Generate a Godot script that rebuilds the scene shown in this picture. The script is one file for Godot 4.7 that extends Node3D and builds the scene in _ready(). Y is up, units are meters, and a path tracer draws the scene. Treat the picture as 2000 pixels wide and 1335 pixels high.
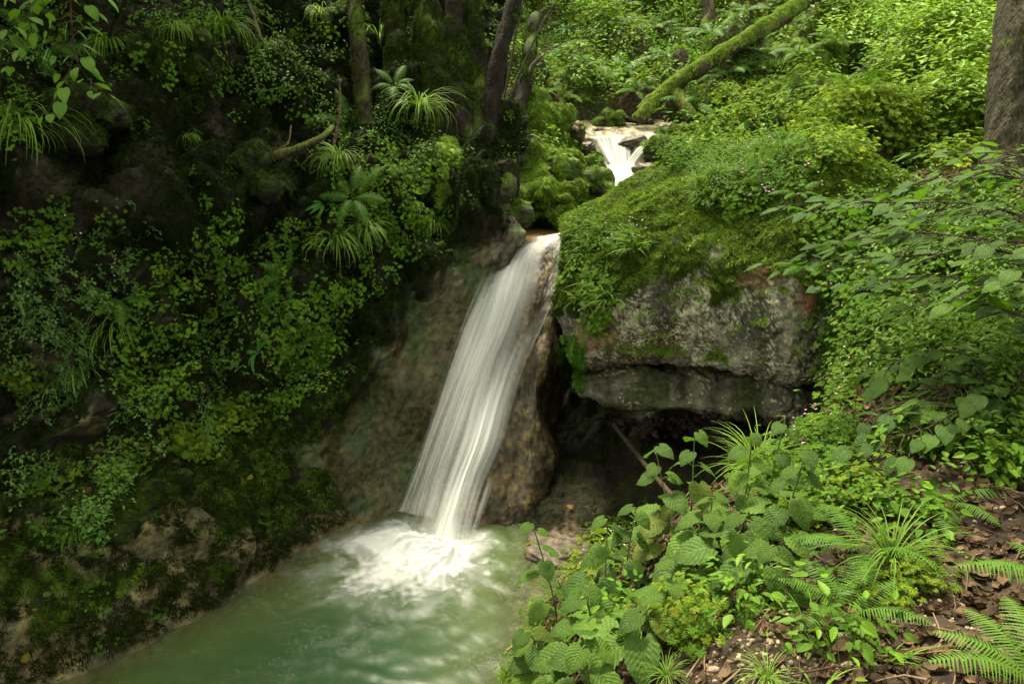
extends Node3D
# A mossy ravine with a waterfall that slides into a green plunge pool.

const FOCAL := 1448.0
const EYE := Vector3(0, 3.7, 0)
const TILT := 0.2967
var SI := sin(TILT)
var CO := cos(TILT)
var rng := RandomNumberGenerator.new()
var nz := FastNoiseLite.new()
var nw := FastNoiseLite.new()
var nc := FastNoiseLite.new()
var surfs := []
var taken := {}
var mats := {}
const BW := 460
const BH := 340
const BS := 6.0
const BOX := -380.0
const BOY := -400.0
var zb := PackedFloat32Array()
var zp := PackedVector3Array()
var zn := PackedVector3Array()
var zk := PackedInt32Array()

# ---------- measuring ----------
func P(px: float, py: float, d: float) -> Vector3:
	var a := (px - 1000.0) / FOCAL
	var b := (667.5 - py) / FOCAL
	return EYE + Vector3(a, -SI + b * CO, -(CO + b * SI)) * d

func onpool(px: float, py: float, h := 0.0) -> Vector3:
	var b := (667.5 - py) / FOCAL
	return P(px, py, (EYE.y - h) / (SI - b * CO))

func proj(p: Vector3) -> Vector3:
	var q := p - EYE
	var d := -q.y * SI - q.z * CO
	if d < 0.05:
		return Vector3(-9999, -9999, d)
	var up := q.y * CO - q.z * SI
	return Vector3(1000.0 + q.x / d * FOCAL, 667.5 - up / d * FOCAL, d)

func fb(p: Vector3, f: float) -> float:
	return nz.get_noise_3dv(p * f)

func ss(a: float, b: float, x: float) -> float:
	return smoothstep(a, b, x)

func lin(r: float, g: float, b: float) -> Color:
	return Color(r, g, b).linear_to_srgb()

# ---------- mesh collector ----------
class MB:
	var v := PackedVector3Array()
	var c := PackedColorArray()
	var uv := PackedVector2Array()
	var ix := PackedInt32Array()
	func vert(p: Vector3, col := Color.WHITE, t := Vector2.ZERO) -> int:
		v.append(p); c.append(col); uv.append(t)
		return v.size() - 1
	func tri(a: int, b: int, d: int) -> void:
		ix.append(a); ix.append(b); ix.append(d)
	func quad(a: int, b: int, d: int, e: int) -> void:
		tri(a, b, d); tri(a, d, e)
	func t3(a: Vector3, b: Vector3, d: Vector3, col: Color) -> void:
		var i := vert(a, col); vert(b, col); vert(d, col)
		tri(i, i + 1, i + 2)
	func normals() -> PackedVector3Array:
		var n := PackedVector3Array()
		n.resize(v.size())
		for k in range(0, ix.size(), 3):
			var a := ix[k]
			var b := ix[k + 1]
			var d := ix[k + 2]
			var f := (v[d] - v[a]).cross(v[b] - v[a])
			n[a] += f; n[b] += f; n[d] += f
		for k in n.size():
			n[k] = n[k].normalized() if n[k].length_squared() > 1e-20 else Vector3.UP
		return n
	func mesh(smooth := true) -> ArrayMesh:
		var arr := []
		arr.resize(Mesh.ARRAY_MAX)
		arr[Mesh.ARRAY_VERTEX] = v
		if smooth:
			arr[Mesh.ARRAY_NORMAL] = normals()
		arr[Mesh.ARRAY_COLOR] = c
		arr[Mesh.ARRAY_TEX_UV] = uv
		arr[Mesh.ARRAY_INDEX] = ix
		var m := ArrayMesh.new()
		m.add_surface_from_arrays(Mesh.PRIMITIVE_TRIANGLES, arr, [], {}, 0)
		return m

# ---------- scene objects ----------
func numbered(called: String) -> String:
	var k: int = taken.get(called, -1) + 1
	taken[called] = k
	return called if k == 0 else "%s_%03d" % [called, k]

func tag(o: Node3D, label := "", category := "", group := "", kind := "") -> Node3D:
	if label: o.set_meta("label", label)
	if category: o.set_meta("category", category)
	if group: o.set_meta("group", group)
	if kind: o.set_meta("kind", kind)
	return o

func thing(called: String, label: String, category: String, at := Vector3.ZERO, group := "") -> Node3D:
	var o := Node3D.new()
	o.name = numbered(called)
	add_child(o, true)
	o.position = at
	tag(o, label, category, group)
	return o

func inst(called: String, m: Mesh, mat: Material, parent: Node = null, tf := Transform3D()) -> MeshInstance3D:
	var o := MeshInstance3D.new()
	o.mesh = m
	o.material_override = mat
	o.transform = tf
	if parent == null:
		o.name = numbered(called)
		add_child(o, true)
	else:
		o.name = called
		parent.add_child(o, true)
	return o

func many(called: String, m: Mesh, mat: Material, tfs: Array, cols: PackedColorArray, parent: Node = null) -> MultiMeshInstance3D:
	var mm := MultiMesh.new()
	mm.transform_format = MultiMesh.TRANSFORM_3D
	mm.use_colors = true
	mm.mesh = m
	mm.instance_count = tfs.size()
	for i in tfs.size():
		mm.set_instance_transform(i, tfs[i])
		mm.set_instance_color(i, cols[i])
	var o := MultiMeshInstance3D.new()
	o.multimesh = mm
	o.material_override = mat
	o.set_meta("kind", "stuff")
	if parent == null:
		o.name = numbered(called)
		add_child(o, true)
	else:
		o.name = called
		parent.add_child(o, true)
	return o

# ---------- materials ----------
func noise_tex(freq: float, seed_: int, octaves: int, ramp: Array, size := 512, cell := false) -> NoiseTexture2D:
	var n := FastNoiseLite.new()
	n.seed = seed_
	n.noise_type = FastNoiseLite.TYPE_CELLULAR if cell else FastNoiseLite.TYPE_SIMPLEX_SMOOTH
	n.frequency = freq
	n.fractal_type = FastNoiseLite.FRACTAL_FBM
	n.fractal_octaves = octaves
	var t := NoiseTexture2D.new()
	t.width = size
	t.height = size
	t.seamless = true
	t.noise = n
	if ramp.size():
		var g := Gradient.new()
		g.offsets = PackedFloat32Array(ramp[0])
		g.colors = PackedColorArray(ramp[1])
		t.color_ramp = g
	return t

func grey(a: float) -> Color:
	return Color(a, a, a)

func make_materials() -> void:
	var mottle := noise_tex(0.012, 3, 6, [[0.0, 0.35, 0.5, 0.68, 1.0], [grey(0.42), grey(0.66), grey(0.82), grey(0.95), grey(1.0)]], 1024)
	var rough_h := noise_tex(0.02, 8, 6, [], 1024)
	for spec in [["rock", mottle, 0.85, 2.2, 0.8], ["wet_rock", mottle, 0.55, 0.8, 0.9], ["bark", mottle, 0.9, 2.4, 1.6]]:
		var m := StandardMaterial3D.new()
		m.resource_name = spec[0]
		m.vertex_color_use_as_albedo = true
		m.albedo_texture = spec[1]
		m.roughness = spec[2]
		m.heightmap_enabled = true
		m.heightmap_texture = rough_h
		m.heightmap_scale = spec[3]
		m.uv1_triplanar = true
		m.uv1_world_triplanar = true
		m.uv1_scale = Vector3.ONE * spec[4]
		m.metallic_specular = 0.28 if spec[0] != "wet_rock" else 0.34
		if spec[0] == "bark": m.uv1_scale = Vector3(2.6, 0.7, 2.6)
		mats[spec[0]] = m
	for spec in [["leaf", 0.5, 0.75], ["tuft", 0.9, 0.4], ["dry", 0.85, 0.2]]:
		var m := StandardMaterial3D.new()
		m.resource_name = spec[0]
		m.vertex_color_use_as_albedo = true
		m.roughness = spec[1]
		m.metallic_specular = 0.22
		m.cull_mode = BaseMaterial3D.CULL_DISABLED
		m.backlight_enabled = true
		m.backlight = lin(spec[2], spec[2], spec[2] * 0.45)
		mats[spec[0]] = m
	var veins := leaf_veins()
	var bl := StandardMaterial3D.new()
	bl.resource_name = "broad_leaf"
	bl.vertex_color_use_as_albedo = true
	bl.albedo_texture = veins[0]
	bl.heightmap_enabled = true
	bl.heightmap_texture = veins[1]
	bl.heightmap_scale = 0.6
	bl.roughness = 0.45
	bl.metallic_specular = 0.4
	bl.cull_mode = BaseMaterial3D.CULL_DISABLED
	bl.backlight_enabled = true
	bl.backlight = lin(0.7, 0.8, 0.3)
	mats["broad_leaf"] = bl
	var w := StandardMaterial3D.new()
	w.resource_name = "milky_water"
	w.vertex_color_use_as_albedo = true
	w.transparency = BaseMaterial3D.TRANSPARENCY_ALPHA
	w.albedo_texture = noise_tex(0.02, 21, 3, [[0.0, 1.0], [grey(0.93), grey(1.0)]], 256)
	w.uv1_triplanar = true
	w.uv1_world_triplanar = true
	w.roughness = 0.3
	w.metallic_specular = 0.38
	mats["water"] = w
	var f := StandardMaterial3D.new()
	f.resource_name = "white_water"
	f.vertex_color_use_as_albedo = true
	f.transparency = BaseMaterial3D.TRANSPARENCY_ALPHA
	f.cull_mode = BaseMaterial3D.CULL_DISABLED
	f.roughness = 0.5
	f.backlight_enabled = true
	f.backlight = lin(0.8, 0.8, 0.8)
	mats["foam"] = f

func leaf_veins() -> Array:
	var n := 256
	var a := Image.create_empty(n, n, false, Image.FORMAT_RGB8)
	var h := Image.create_empty(n, n, false, Image.FORMAT_RGB8)
	for y in n:
		var t := float(y) / n
		for x in n:
			var s := absf(float(x) / n - 0.5) * 2.0
			var mid := 1.0 - ss(0.012, 0.05, s)
			# side veins leave the midrib and sweep forward
			var k := (t - s * 0.42) * 8.0
			var f := absf(k - roundf(k)) / 8.0
			var side := (1.0 - ss(0.004, 0.016, f)) * (1.0 - ss(0.75, 1.0, s))
			var k2 := (s + t * 0.3) * 26.0 + sin(t * 70.0) * 0.25
			var net := (1.0 - ss(0.05, 0.2, absf(k2 - roundf(k2)))) * 0.25
			var v := maxf(maxf(mid, side * 0.8), net)
			var nn := nz.get_noise_2d(x * 0.6, y * 0.6) * 0.08 + nz.get_noise_2d(x * 0.1 + 90, y * 0.1) * 0.1
			a.set_pixel(x, y, Color(0.78 + v * 0.2 + nn, 0.82 + v * 0.16 + nn, 0.78 + v * 0.14 + nn))
			var q := 0.75 - v * 0.7 + 0.2 * sin(f * 8.0 * PI) 
			h.set_pixel(x, y, grey(clampf(q, 0, 1)))
	return [ImageTexture.create_from_image(a), ImageTexture.create_from_image(h)]

# ---------- surfaces spanned between measured points ----------
func span_grid(ctrl: Array, nu: int, nv: int) -> PackedVector3Array:
	var rows: int = ctrl.size()
	var cols: int = ctrl[0].size()
	var tmp := []
	for r in rows:
		var line := PackedVector3Array()
		line.resize(nu)
		var row: PackedVector3Array = ctrl[r]
		for i in nu:
			var f := float(i) / (nu - 1) * (cols - 1)
			var k := mini(int(f), cols - 2)
			line[i] = row[k].cubic_interpolate(row[k + 1], row[maxi(k - 1, 0)], row[mini(k + 2, cols - 1)], f - k)
		tmp.append(line)
	var out := PackedVector3Array()
	out.resize(nu * nv)
	for j in nv:
		var f := float(j) / (nv - 1) * (rows - 1)
		var k := mini(int(f), rows - 2)
		var l0: PackedVector3Array = tmp[maxi(k - 1, 0)]
		var l1: PackedVector3Array = tmp[k]
		var l2: PackedVector3Array = tmp[k + 1]
		var l3: PackedVector3Array = tmp[mini(k + 2, rows - 1)]
		for i in nu:
			out[j * nu + i] = l1[i].cubic_interpolate(l2[i], l0[i], l3[i], f - k)
	return out

func grid_normals(v: PackedVector3Array, nu: int, nv: int, wrap := false) -> PackedVector3Array:
	var n := PackedVector3Array()
	n.resize(v.size())
	for j in nv:
		for i in nu:
			var i0 := i - 1
			var i1 := i + 1
			if wrap:
				i0 = (i - 1 + nu) % nu
				i1 = (i + 1) % nu
			else:
				i0 = maxi(i0, 0); i1 = mini(i1, nu - 1)
			var du := v[j * nu + i1] - v[j * nu + i0]
			var dv := v[mini(j + 1, nv - 1) * nu + i] - v[maxi(j - 1, 0) * nu + i]
			var c := du.cross(dv)
			n[j * nu + i] = c.normalized() if c.length_squared() > 1e-16 else Vector3.UP
	return n

func px_rows(rows: Array) -> Array:
	var out := []
	for r in rows:
		var line := PackedVector3Array()
		for q in r:
			line.append(P(q[0], q[1], q[2]))
		out.append(line)
	return out

func grid_mesh(v: PackedVector3Array, c: PackedColorArray, nu: int, nv: int, turn: bool, wrap := false) -> ArrayMesh:
	var mb := MB.new()
	mb.v = v
	mb.c = c
	mb.uv.resize(v.size())
	var last := nu if wrap else nu - 1
	for j in nv:
		for i in nu:
			mb.uv[j * nu + i] = Vector2(float(i) / (nu - 1), float(j) / (nv - 1))
	for j in nv - 1:
		for i in last:
			var a := j * nu + i
			var b := j * nu + (i + 1) % nu
			var d := a + nu
			var e := b + nu
			if turn:
				mb.quad(a, b, e, d)
			else:
				mb.quad(a, d, e, b)
	return mb.mesh()

# displaced and coloured sheet; kept in surfs for planting
func sheet(called: String, kind: String, ctrl: Array, nu: int, nv: int, mat: String) -> MeshInstance3D:
	var v := span_grid(ctrl, nu, nv)
	var n := grid_normals(v, nu, nv)
	var facing := 0.0
	for k in range(0, v.size(), 7):
		facing += n[k].dot((EYE - v[k]).normalized())
	var s := 1.0 if facing > 0 else -1.0
	for k in v.size():
		n[k] *= s
		v[k] += n[k] * bump(kind, v[k], n[k])
	n = grid_normals(v, nu, nv)
	var c := PackedColorArray()
	c.resize(v.size())
	for k in v.size():
		n[k] *= s
		c[k] = paint(kind, v[k], n[k])
	surfs.append({"kind": kind, "v": v, "n": n, "nu": nu, "nv": nv, "wrap": false})
	var o := inst(called, grid_mesh(v, c, nu, nv, s < 0), mats[mat])
	tag(o, "", "", "", "structure")
	return o

# a boulder: a rounded block with noise, closed
func blob(center: Vector3, radii: Vector3, turn: Basis, kind: String, seed_: float, nu := 56, nv := 36, box := 0.75) -> ArrayMesh:
	var v := PackedVector3Array()
	v.resize(nu * nv)
	for j in nv:
		var th := PI * j / (nv - 1)
		for i in nu:
			var ph := TAU * i / nu
			var q := Vector3(sin(th) * cos(ph), cos(th), sin(th) * sin(ph))
			var e := Vector3(signf(q.x) * pow(absf(q.x), box), signf(q.y) * pow(absf(q.y), box), signf(q.z) * pow(absf(q.z), box))
			e *= 1.0 + 0.16 * fb(e * 1.1 + Vector3(seed_, seed_, 0), 1.0) + 0.1 * fb(e + Vector3(0, seed_, seed_), 2.4)
			v[j * nu + i] = center + turn * (e * radii)
	var n := grid_normals(v, nu, nv, true)
	for k in v.size():
		var out := (v[k] - center).normalized()
		if n[k].dot(out) < 0: n[k] = -n[k]
		v[k] += n[k] * bump(kind, v[k], n[k])
	n = grid_normals(v, nu, nv, true)
	var c := PackedColorArray()
	c.resize(v.size())
	for k in v.size():
		if n[k].dot(v[k] - center) < 0: n[k] = -n[k]
		c[k] = paint(kind, v[k], n[k])
	surfs.append({"kind": kind, "v": v, "n": n, "nu": nu, "nv": nv, "wrap": true})
	return grid_mesh(v, c, nu, nv, false, true)

# what one sees first from the photographer's place, for planting
func splat_all() -> void:
	zb.resize(BW * BH); zb.fill(1e9)
	zp.resize(BW * BH); zn.resize(BW * BH); zk.resize(BW * BH)
	for si in surfs.size():
		var s: Dictionary = surfs[si]
		var v: PackedVector3Array = s.v
		var n: PackedVector3Array = s.n
		var nu: int = s.nu
		var nv: int = s.nv
		for j in nv - 1:
			for i in nu - 1:
				var k := j * nu + i
				var a := proj(v[k])
				if a.z < 0.4: continue
				var b := proj(v[k + nu + 1])
				var bx := (a.x - BOX) / BS
				var by := (a.y - BOY) / BS
				if bx < 0 or by < 0 or bx >= BW or by >= BH: continue
				var ex := (b.x - BOX) / BS
				var ey := (b.y - BOY) / BS
				var x0 := maxi(int(minf(bx, ex)), 0)
				var x1 := mini(int(maxf(bx, ex)), BW - 1)
				var y0 := maxi(int(minf(by, ey)), 0)
				var y1 := mini(int(maxf(by, ey)), BH - 1)
				if x1 - x0 > 24 or y1 - y0 > 24: continue
				for y in range(y0, y1 + 1):
					for x in range(x0, x1 + 1):
						var q := y * BW + x
						if a.z < zb[q]:
							zb[q] = a.z; zp[q] = v[k]; zn[q] = n[k]; zk[q] = si

# {} or where the sight line through a photo point meets the ground
func hit(px: float, py: float) -> int:
	var x := int((px - BOX) / BS)
	var y := int((py - BOY) / BS)
	for r in 6:
		for dy in range(-r, r + 1):
			for dx in range(-r, r + 1):
				if maxi(absi(dx), absi(dy)) != r: continue
				var xx := x + dx
				var yy := y + dy
				if xx < 0 or yy < 0 or xx >= BW or yy >= BH: continue
				if zb[yy * BW + xx] < 1e8:
					return yy * BW + xx
	return -1

func exact(px: float, py: float, q: int) -> Vector3:
	# the point on the sight line at the plane of the surface found
	var r := P(px, py, 1.0) - EYE
	var n := zn[q]
	var den := r.dot(n)
	if absf(den) < 0.12: return zp[q]
	var p := EYE + r * ((zp[q] - EYE).dot(n) / den)
	return p if p.distance_to(zp[q]) < 0.25 else zp[q]

# ---------- tubes ----------
func tube_into(mb: MB, pts: Array, radii: Array, sides: int, lump: float, col: Color, moss: float, freq := 5.0, kind := "") -> void:
	var rings := []
	var first := mb.v.size()
	var n := pts.size()
	var ref := Vector3(0.3, 0.2, 0.9).normalized()
	for k in n:
		var dir: Vector3 = (pts[mini(k + 1, n - 1)] - pts[maxi(k - 1, 0)]).normalized()
		var x := dir.cross(ref)
		if x.length() < 0.1: x = dir.cross(Vector3(1, 0, 0))
		x = x.normalized()
		var y := dir.cross(x).normalized()
		var ring := PackedInt32Array()
		for i in sides:
			var a := TAU * i / sides
			var o := x * cos(a) + y * sin(a)
			var p: Vector3 = pts[k] + o * radii[k]
			var w: float = fb(p * Vector3(1, 0.3, 1), freq) * lump + fb(p * Vector3(1, 0.35, 1), freq * 3.1) * lump * 0.4
			p += o * w * radii[k]
			var m := clampf(ss(0.0, 0.35, fb(p + Vector3(9, 0, 0), freq * 0.4) * 0.6 + o.y * 0.55 + moss - 0.5), 0, 1)
			var cc := col * (0.75 + 0.5 * clampf(0.5 + fb(p, freq * 4.0), 0, 1))
			var mc := Color(0.075, 0.12, 0.012).lerp(Color(0.14, 0.18, 0.02), clampf(0.5 + fb(p, 3.0), 0, 1))
			cc = cc.lerp(mc, m)
			cc.a = 1
			ring.append(mb.vert(p, cc, Vector2(float(i) / sides, float(k) / n)))
		rings.append(ring)
	for k in n - 1:
		for i in sides:
			var i2 := (i + 1) % sides
			mb.quad(rings[k][i], rings[k + 1][i], rings[k + 1][i2], rings[k][i2])
	if kind:
		var v := mb.v.slice(first)
		surfs.append({"kind": kind, "v": v, "n": grid_normals(v, sides, n, true), "nu": sides, "nv": n, "wrap": true})
		var g: PackedVector3Array = surfs[-1].n
		for k in g.size():
			if g[k].dot(v[k] - pts[k / sides]) < 0: g[k] = -g[k]
		surfs[-1].n = g
	for e in [0, n - 1]:
		var mid := mb.vert(pts[e], col)
		for i in sides:
			var i2 := (i + 1) % sides
			if e == 0: mb.tri(mid, rings[e][i], rings[e][i2])
			else: mb.tri(mid, rings[e][i2], rings[e][i])

func smooth_path(pts: Array, per: int) -> Array:
	var out := []
	for k in pts.size() - 1:
		for i in per:
			out.append(pts[k].cubic_interpolate(pts[k + 1], pts[maxi(k - 1, 0)], pts[mini(k + 2, pts.size() - 1)], float(i) / per))
	out.append(pts[-1])
	return out

func taper(n: int, a: float, b: float, pw := 1.0) -> Array:
	var out := []
	for k in n:
		out.append(lerpf(a, b, pow(float(k) / (n - 1), pw)))
	return out

# ---------- relief and colour of the land ----------
const SOIL := Color(0.05, 0.034, 0.022)
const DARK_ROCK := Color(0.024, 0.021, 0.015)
const GREY_ROCK := Color(0.17, 0.16, 0.125)
const TAN_ROCK := Color(0.2, 0.14, 0.07)
var spots := []

func spot(kind: String, px: float, py: float, d: float, r: float, col: Color, amount := 1.0) -> void:
	spots.append([kind, P(px, py, d), r, col, amount])

# the wet, bare rock the fall has polished
func polished(p: Vector3) -> float:
	if p.z > -6.2 or p.x > 0.6: return 0.0
	var a := P(935, 520, 7.75)
	var b := P(735, 905, 7.25)
	var q := Geometry3D.get_closest_point_to_segment(p, a, b)
	var w := lerpf(0.3, 0.52, clampf((a.y - q.y) / (a.y - b.y), 0, 1))
	return ss(w + 0.22, w - 0.1, p.distance_to(q) + fb(p, 1.8) * 0.16 + fb(p, 6.0) * 0.05)

func billow(p: Vector3, f: float) -> float:
	return absf(nz.get_noise_3dv(p * f)) * 2.0

func bump(kind: String, p: Vector3, n: Vector3) -> float:
	match kind:
		"cliff":
			var w := p + Vector3(fb(p, 0.6), fb(p + Vector3(7, 0, 0), 0.6), fb(p + Vector3(0, 7, 0), 0.6)) * 0.35
			var near := ss(1.7, 0.4, p.y)
			var lip := ss(-0.05, 0.3, p.y)
			var h := (billow(w, 0.5) - 0.5) * 0.4 + (billow(w * Vector3(1.0, 0.75, 1.0), 1.2) - 0.5) * 0.22 + fb(w, 3.0) * 0.12 + fb(p, 8.0) * 0.05 + fb(p, 20.0) * 0.02
			var strata := fb(p * Vector3(0.5, 3.0, 0.5), 1.0) * 0.1
			h += strata
			var po := polished(p)
			var smooth_h := fb(w, 0.7) * 0.16 + fb(p * Vector3(1.2, 0.5, 1.2), 2.6) * 0.05 + fb(p, 9.0) * 0.012 + fb(p, 24.0) * 0.006
			return lerpf(h * lerpf(1.0, 0.42, near) * lerpf(0.4, 1.0, lip), smooth_h, po)
		"chute":
			return fb(p, 1.2) * 0.1 + fb(p * Vector3(1.3, 0.5, 1.3), 3.0) * 0.035 + fb(p * Vector3(1.3, 0.6, 1.3), 7.0) * 0.013 + fb(p, 17.0) * 0.01 + fb(p, 40.0) * 0.006
		"boulder":
			return fb(p, 0.9) * 0.08 + (billow(p, 1.3) - 0.5) * 0.035 + fb(p, 5.0) * 0.02 + fb(p, 14.0) * 0.014 + fb(p, 34.0) * 0.006
		"slab":
			return fb(p, 1.2) * 0.08 + fb(p, 4.0) * 0.03 + fb(p, 14.0) * 0.012 + fb(p, 34.0) * 0.005
		"palerock":
			return fb(p, 2.0) * 0.07 + fb(p * Vector3(1, 2, 1), 6.0) * 0.03 + fb(p, 18.0) * 0.012
		"mossrock":
			return fb(p, 1.4) * 0.1 + (billow(p, 2.0) - 0.5) * 0.12 + fb(p, 8.0) * 0.03 + fb(p, 20.0) * 0.012
		"bank":
			return fb(p, 1.1) * 0.08 + fb(p, 4.0) * 0.03 + fb(p, 14.0) * 0.014
		"slope":
			var out := ss(0.0, 0.5, absf(p.x - stream_mid(p.z)) - stream_half(p.z)) if p.z > -13.0 else 1.0
			return (fb(p, 0.35) * 0.5 + (billow(p, 0.6) - 0.5) * 0.6 + fb(p, 2.4) * 0.18) * lerpf(0.06, 1.0, out) + fb(p, 8.0) * 0.03
		"cave":
			return fb(p, 1.2) * 0.12 + fb(p, 4.0) * 0.05 + fb(p, 14.0) * 0.02
		"pillar":
			return fb(p * Vector3(1, 0.25, 1), 3.0) * 0.16 + fb(p, 5.0) * 0.05 + fb(p, 14.0) * 0.025
	return 0.0

func mossy(p: Vector3, up: float, bias: float) -> float:
	return ss(0.25, 0.6, 0.5 + fb(p, 0.9) * 0.45 + fb(p, 3.3) * 0.3 + fb(p, 11.0) * 0.2 + up * 0.35 + bias)

func moss_color(p: Vector3) -> Color:
	var t := clampf(0.5 + fb(p + Vector3(3, 3, 3), 1.3) * 0.7 + fb(p, 7.0) * 0.35, 0, 1)
	return Color(0.028, 0.048, 0.006).lerp(Color(0.07, 0.118, 0.011), t)

func paint(kind: String, p: Vector3, n: Vector3) -> Color:
	var c := DARK_ROCK
	var v := 0.75 + 0.5 * clampf(0.5 + fb(p, 2.0) * 0.6 + fb(p, 9.0) * 0.5, 0, 1)
	match kind:
		"cliff":
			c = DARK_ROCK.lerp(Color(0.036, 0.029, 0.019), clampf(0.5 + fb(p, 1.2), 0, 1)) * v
			# pale, scoured rock by the pool
			var low := ss(0.85, 0.1, p.y + fb(p, 2.2) * 0.7)
			var scoured := ss(0.0, 0.25, fb(p * Vector3(1, 2, 1), 1.9) + low * 0.55 - 0.1) * ss(-6.1, -5.2, p.z)
			c = c.lerp(Color(0.21, 0.17, 0.08).lerp(Color(0.12, 0.11, 0.06), clampf(0.5 + fb(p, 3.0), 0, 1)) * v, scoured * 0.9)
			# bare leaf mould between the plants on the upper slope
			c = c.lerp(SOIL * 0.6 * v, ss(3.6, 4.4, p.y) * 0.7)
			var bare := ss(0.34, 0.12, p.y + fb(p, 3.0) * 0.12)
			c = c.lerp(Color(0.075, 0.058, 0.036).lerp(Color(0.2, 0.145, 0.075), ss(0.16, 0.03, p.y + fb(p, 4.0) * 0.06)) * v, bare * (1.0 - scoured))
			var po := polished(p)
			var olive := ss(0.0, 0.5, fb(p * Vector3(1.4, 0.35, 1.4), 1.5) + 0.15)
			var wet := Color(0.07, 0.058, 0.02).lerp(Color(0.044, 0.047, 0.014), olive).lerp(Color(0.036, 0.06, 0.012), ss(0.12, 0.4, fb(p * Vector3(1.5, 0.4, 1.5) + Vector3(4, 0, 2), 1.3)) * 0.8)
			var grit := 0.82 + 0.3 * clampf(0.5 + fb(p, 22.0) * 0.5 + fb(p, 46.0) * 0.5, 0, 1)
			c = c.lerp(wet * v * grit, po)
			var m := mossy(p, n.y, 0.05) * (1.0 - scoured) * (1.0 - bare * 0.85) * (1.0 - po)
			c = c.lerp(moss_color(p) * lerpf(1.0, 0.2, ss(0.7, 1.5, p.y)), m)  # wall shade put into the colour: moss darker above the ledge
		"chute":
			var y := clampf(0.5 + fb(p, 5.0) * 0.9 + fb(p, 19.0) * 0.5, 0, 1)
			c = Color(0.06, 0.047, 0.028).lerp(Color(0.15, 0.112, 0.048), y * y) * v
			c = c.lerp(Color(0.062, 0.045, 0.022) * v, polished(p) * 0.8)
		"boulder":
			var grain := fb(p, 32.0) * 0.5 + fb(p + Vector3(50, 0, 0), 58.0) * 0.5 + fb(p * Vector3(1, 0.5, 1), 9.0) * 0.35
			var lich := ss(0.08, 0.2, grain + fb(p * Vector3(1, 0.5, 1), 1.7) * 0.65 - 0.02)
			c = Color(0.075, 0.07, 0.052) * v
			c = c.lerp(Color(0.19, 0.182, 0.135) * v, ss(0.1, 0.5, fb(p * Vector3(1, 0.6, 1), 2.6) + 0.2))
			var brown := ss(0.0, 0.4, fb(p + Vector3(5, 1, 0), 1.6))
			c = c.lerp(Color(0.075, 0.042, 0.022) * v, brown * 0.6)
			c = c.lerp(Color(0.38, 0.375, 0.25), lich * 0.85)
			var line := 2.5 - ss(2.0, 2.5, p.x) * 0.1 + fb(p * Vector3(1, 0.3, 1), 1.9) * 0.42 + fb(p * Vector3(1, 0.4, 1), 5.0) * 0.2 - ss(1.25, 0.6, p.x) * 0.5 - ss(2.0, 2.4, p.x) * 0.3
			var m := ss(-0.03, 0.04, p.y - line + fb(p, 16.0) * 0.09)
			c = c.lerp(moss_color(p) * 0.9, maxf(m, ss(0.45, 0.7, n.y)))
		"slab":
			c = Color(0.072, 0.068, 0.048).lerp(Color(0.14, 0.132, 0.092), clampf(0.5 + fb(p * Vector3(1, 0.3, 1), 4.0), 0, 1)) * v
			c = c.lerp(Color(0.042, 0.055, 0.014), ss(0.05, 0.4, fb(p * Vector3(1, 0.3, 1), 2.3)) * 0.8)
			c = c.lerp(Color(0.45, 0.44, 0.33), ss(0.56, 0.62, fb(p, 22.0) * 0.8 + fb(p, 2.0) * 0.5) * 0.85)
			c = c.lerp(Color(0.2, 0.19, 0.12), ss(0.25, 0.4, fb(p, 36.0) * 0.5 + fb(p, 3.0) * 0.5) * 0.5)
		"mossrock":
			c = Color(0.11, 0.1, 0.075) * v * (1.0 if p.x > -0.8 else 0.3)  # shade put into the colour: rock darker on the cliff side
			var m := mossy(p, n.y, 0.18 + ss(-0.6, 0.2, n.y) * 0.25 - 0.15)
			c = c.lerp(moss_color(p) * (1.9 if p.x > -0.8 else 0.4), m)  # moss likewise darkened there to stand for shade
		"palerock":
			c = Color(0.06, 0.05, 0.034).lerp(Color(0.13, 0.105, 0.07), clampf(0.5 + fb(p * Vector3(1, 2, 1), 4.0) + fb(p, 15.0) * 0.4, 0, 1)) * v
			c = c.lerp(moss_color(p), mossy(p, n.y, -0.45))
		"wetrock":
			c = Color(0.1, 0.075, 0.05) * v
		"bank":
			c = (SOIL * 0.8).lerp(Color(0.062, 0.043, 0.024), clampf(0.5 + fb(p, 3.0), 0, 1)) * v
			c = c.lerp(Color(0.22, 0.16, 0.08) * v, ss(0.45, 0.1, p.y))
		"slope":
			c = SOIL.lerp(Color(0.075, 0.055, 0.03), clampf(0.5 + fb(p, 1.3), 0, 1)) * v
			c = c.lerp(moss_color(p), ss(0.1, 0.5, 0.35 + fb(p, 0.8) + n.y * 0.2) * 0.7)
			var bed := ss(0.25, 0.0, absf(p.x - stream_mid(p.z)) - stream_half(p.z) + fb(p, 3.0) * 0.2) * ss(-13.2, -12.6, p.z)
			c = c.lerp(Color(0.1, 0.082, 0.052) * v, bed)
		"cave":
			c = Color(0.014, 0.011, 0.007).lerp(Color(0.016, 0.017, 0.005), ss(0.0, 0.4, fb(p, 1.5) + 0.2)) * v  # near-black tone stands for the shade inside the hollow
		"pillar":
			c = Color(0.05, 0.035, 0.02).lerp(moss_color(p) * 0.7, mossy(p, n.y, 0.25))
	for s in spots:
		if s[0] == kind:
			var d: float = p.distance_to(s[1]) / s[2] + fb(p, 3.0) * 0.5 + fb(p, 12.0) * 0.2
			if d < 1.0:
				c = c.lerp(s[3] * v, ss(1.0, 0.55, d) * s[4])
	c.a = 1.0
	return c

func stream_mid(z: float) -> float:
	return lerpf(1.38, 1.8, clampf((-z - 9.5) / 2.8, 0, 1))

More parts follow.
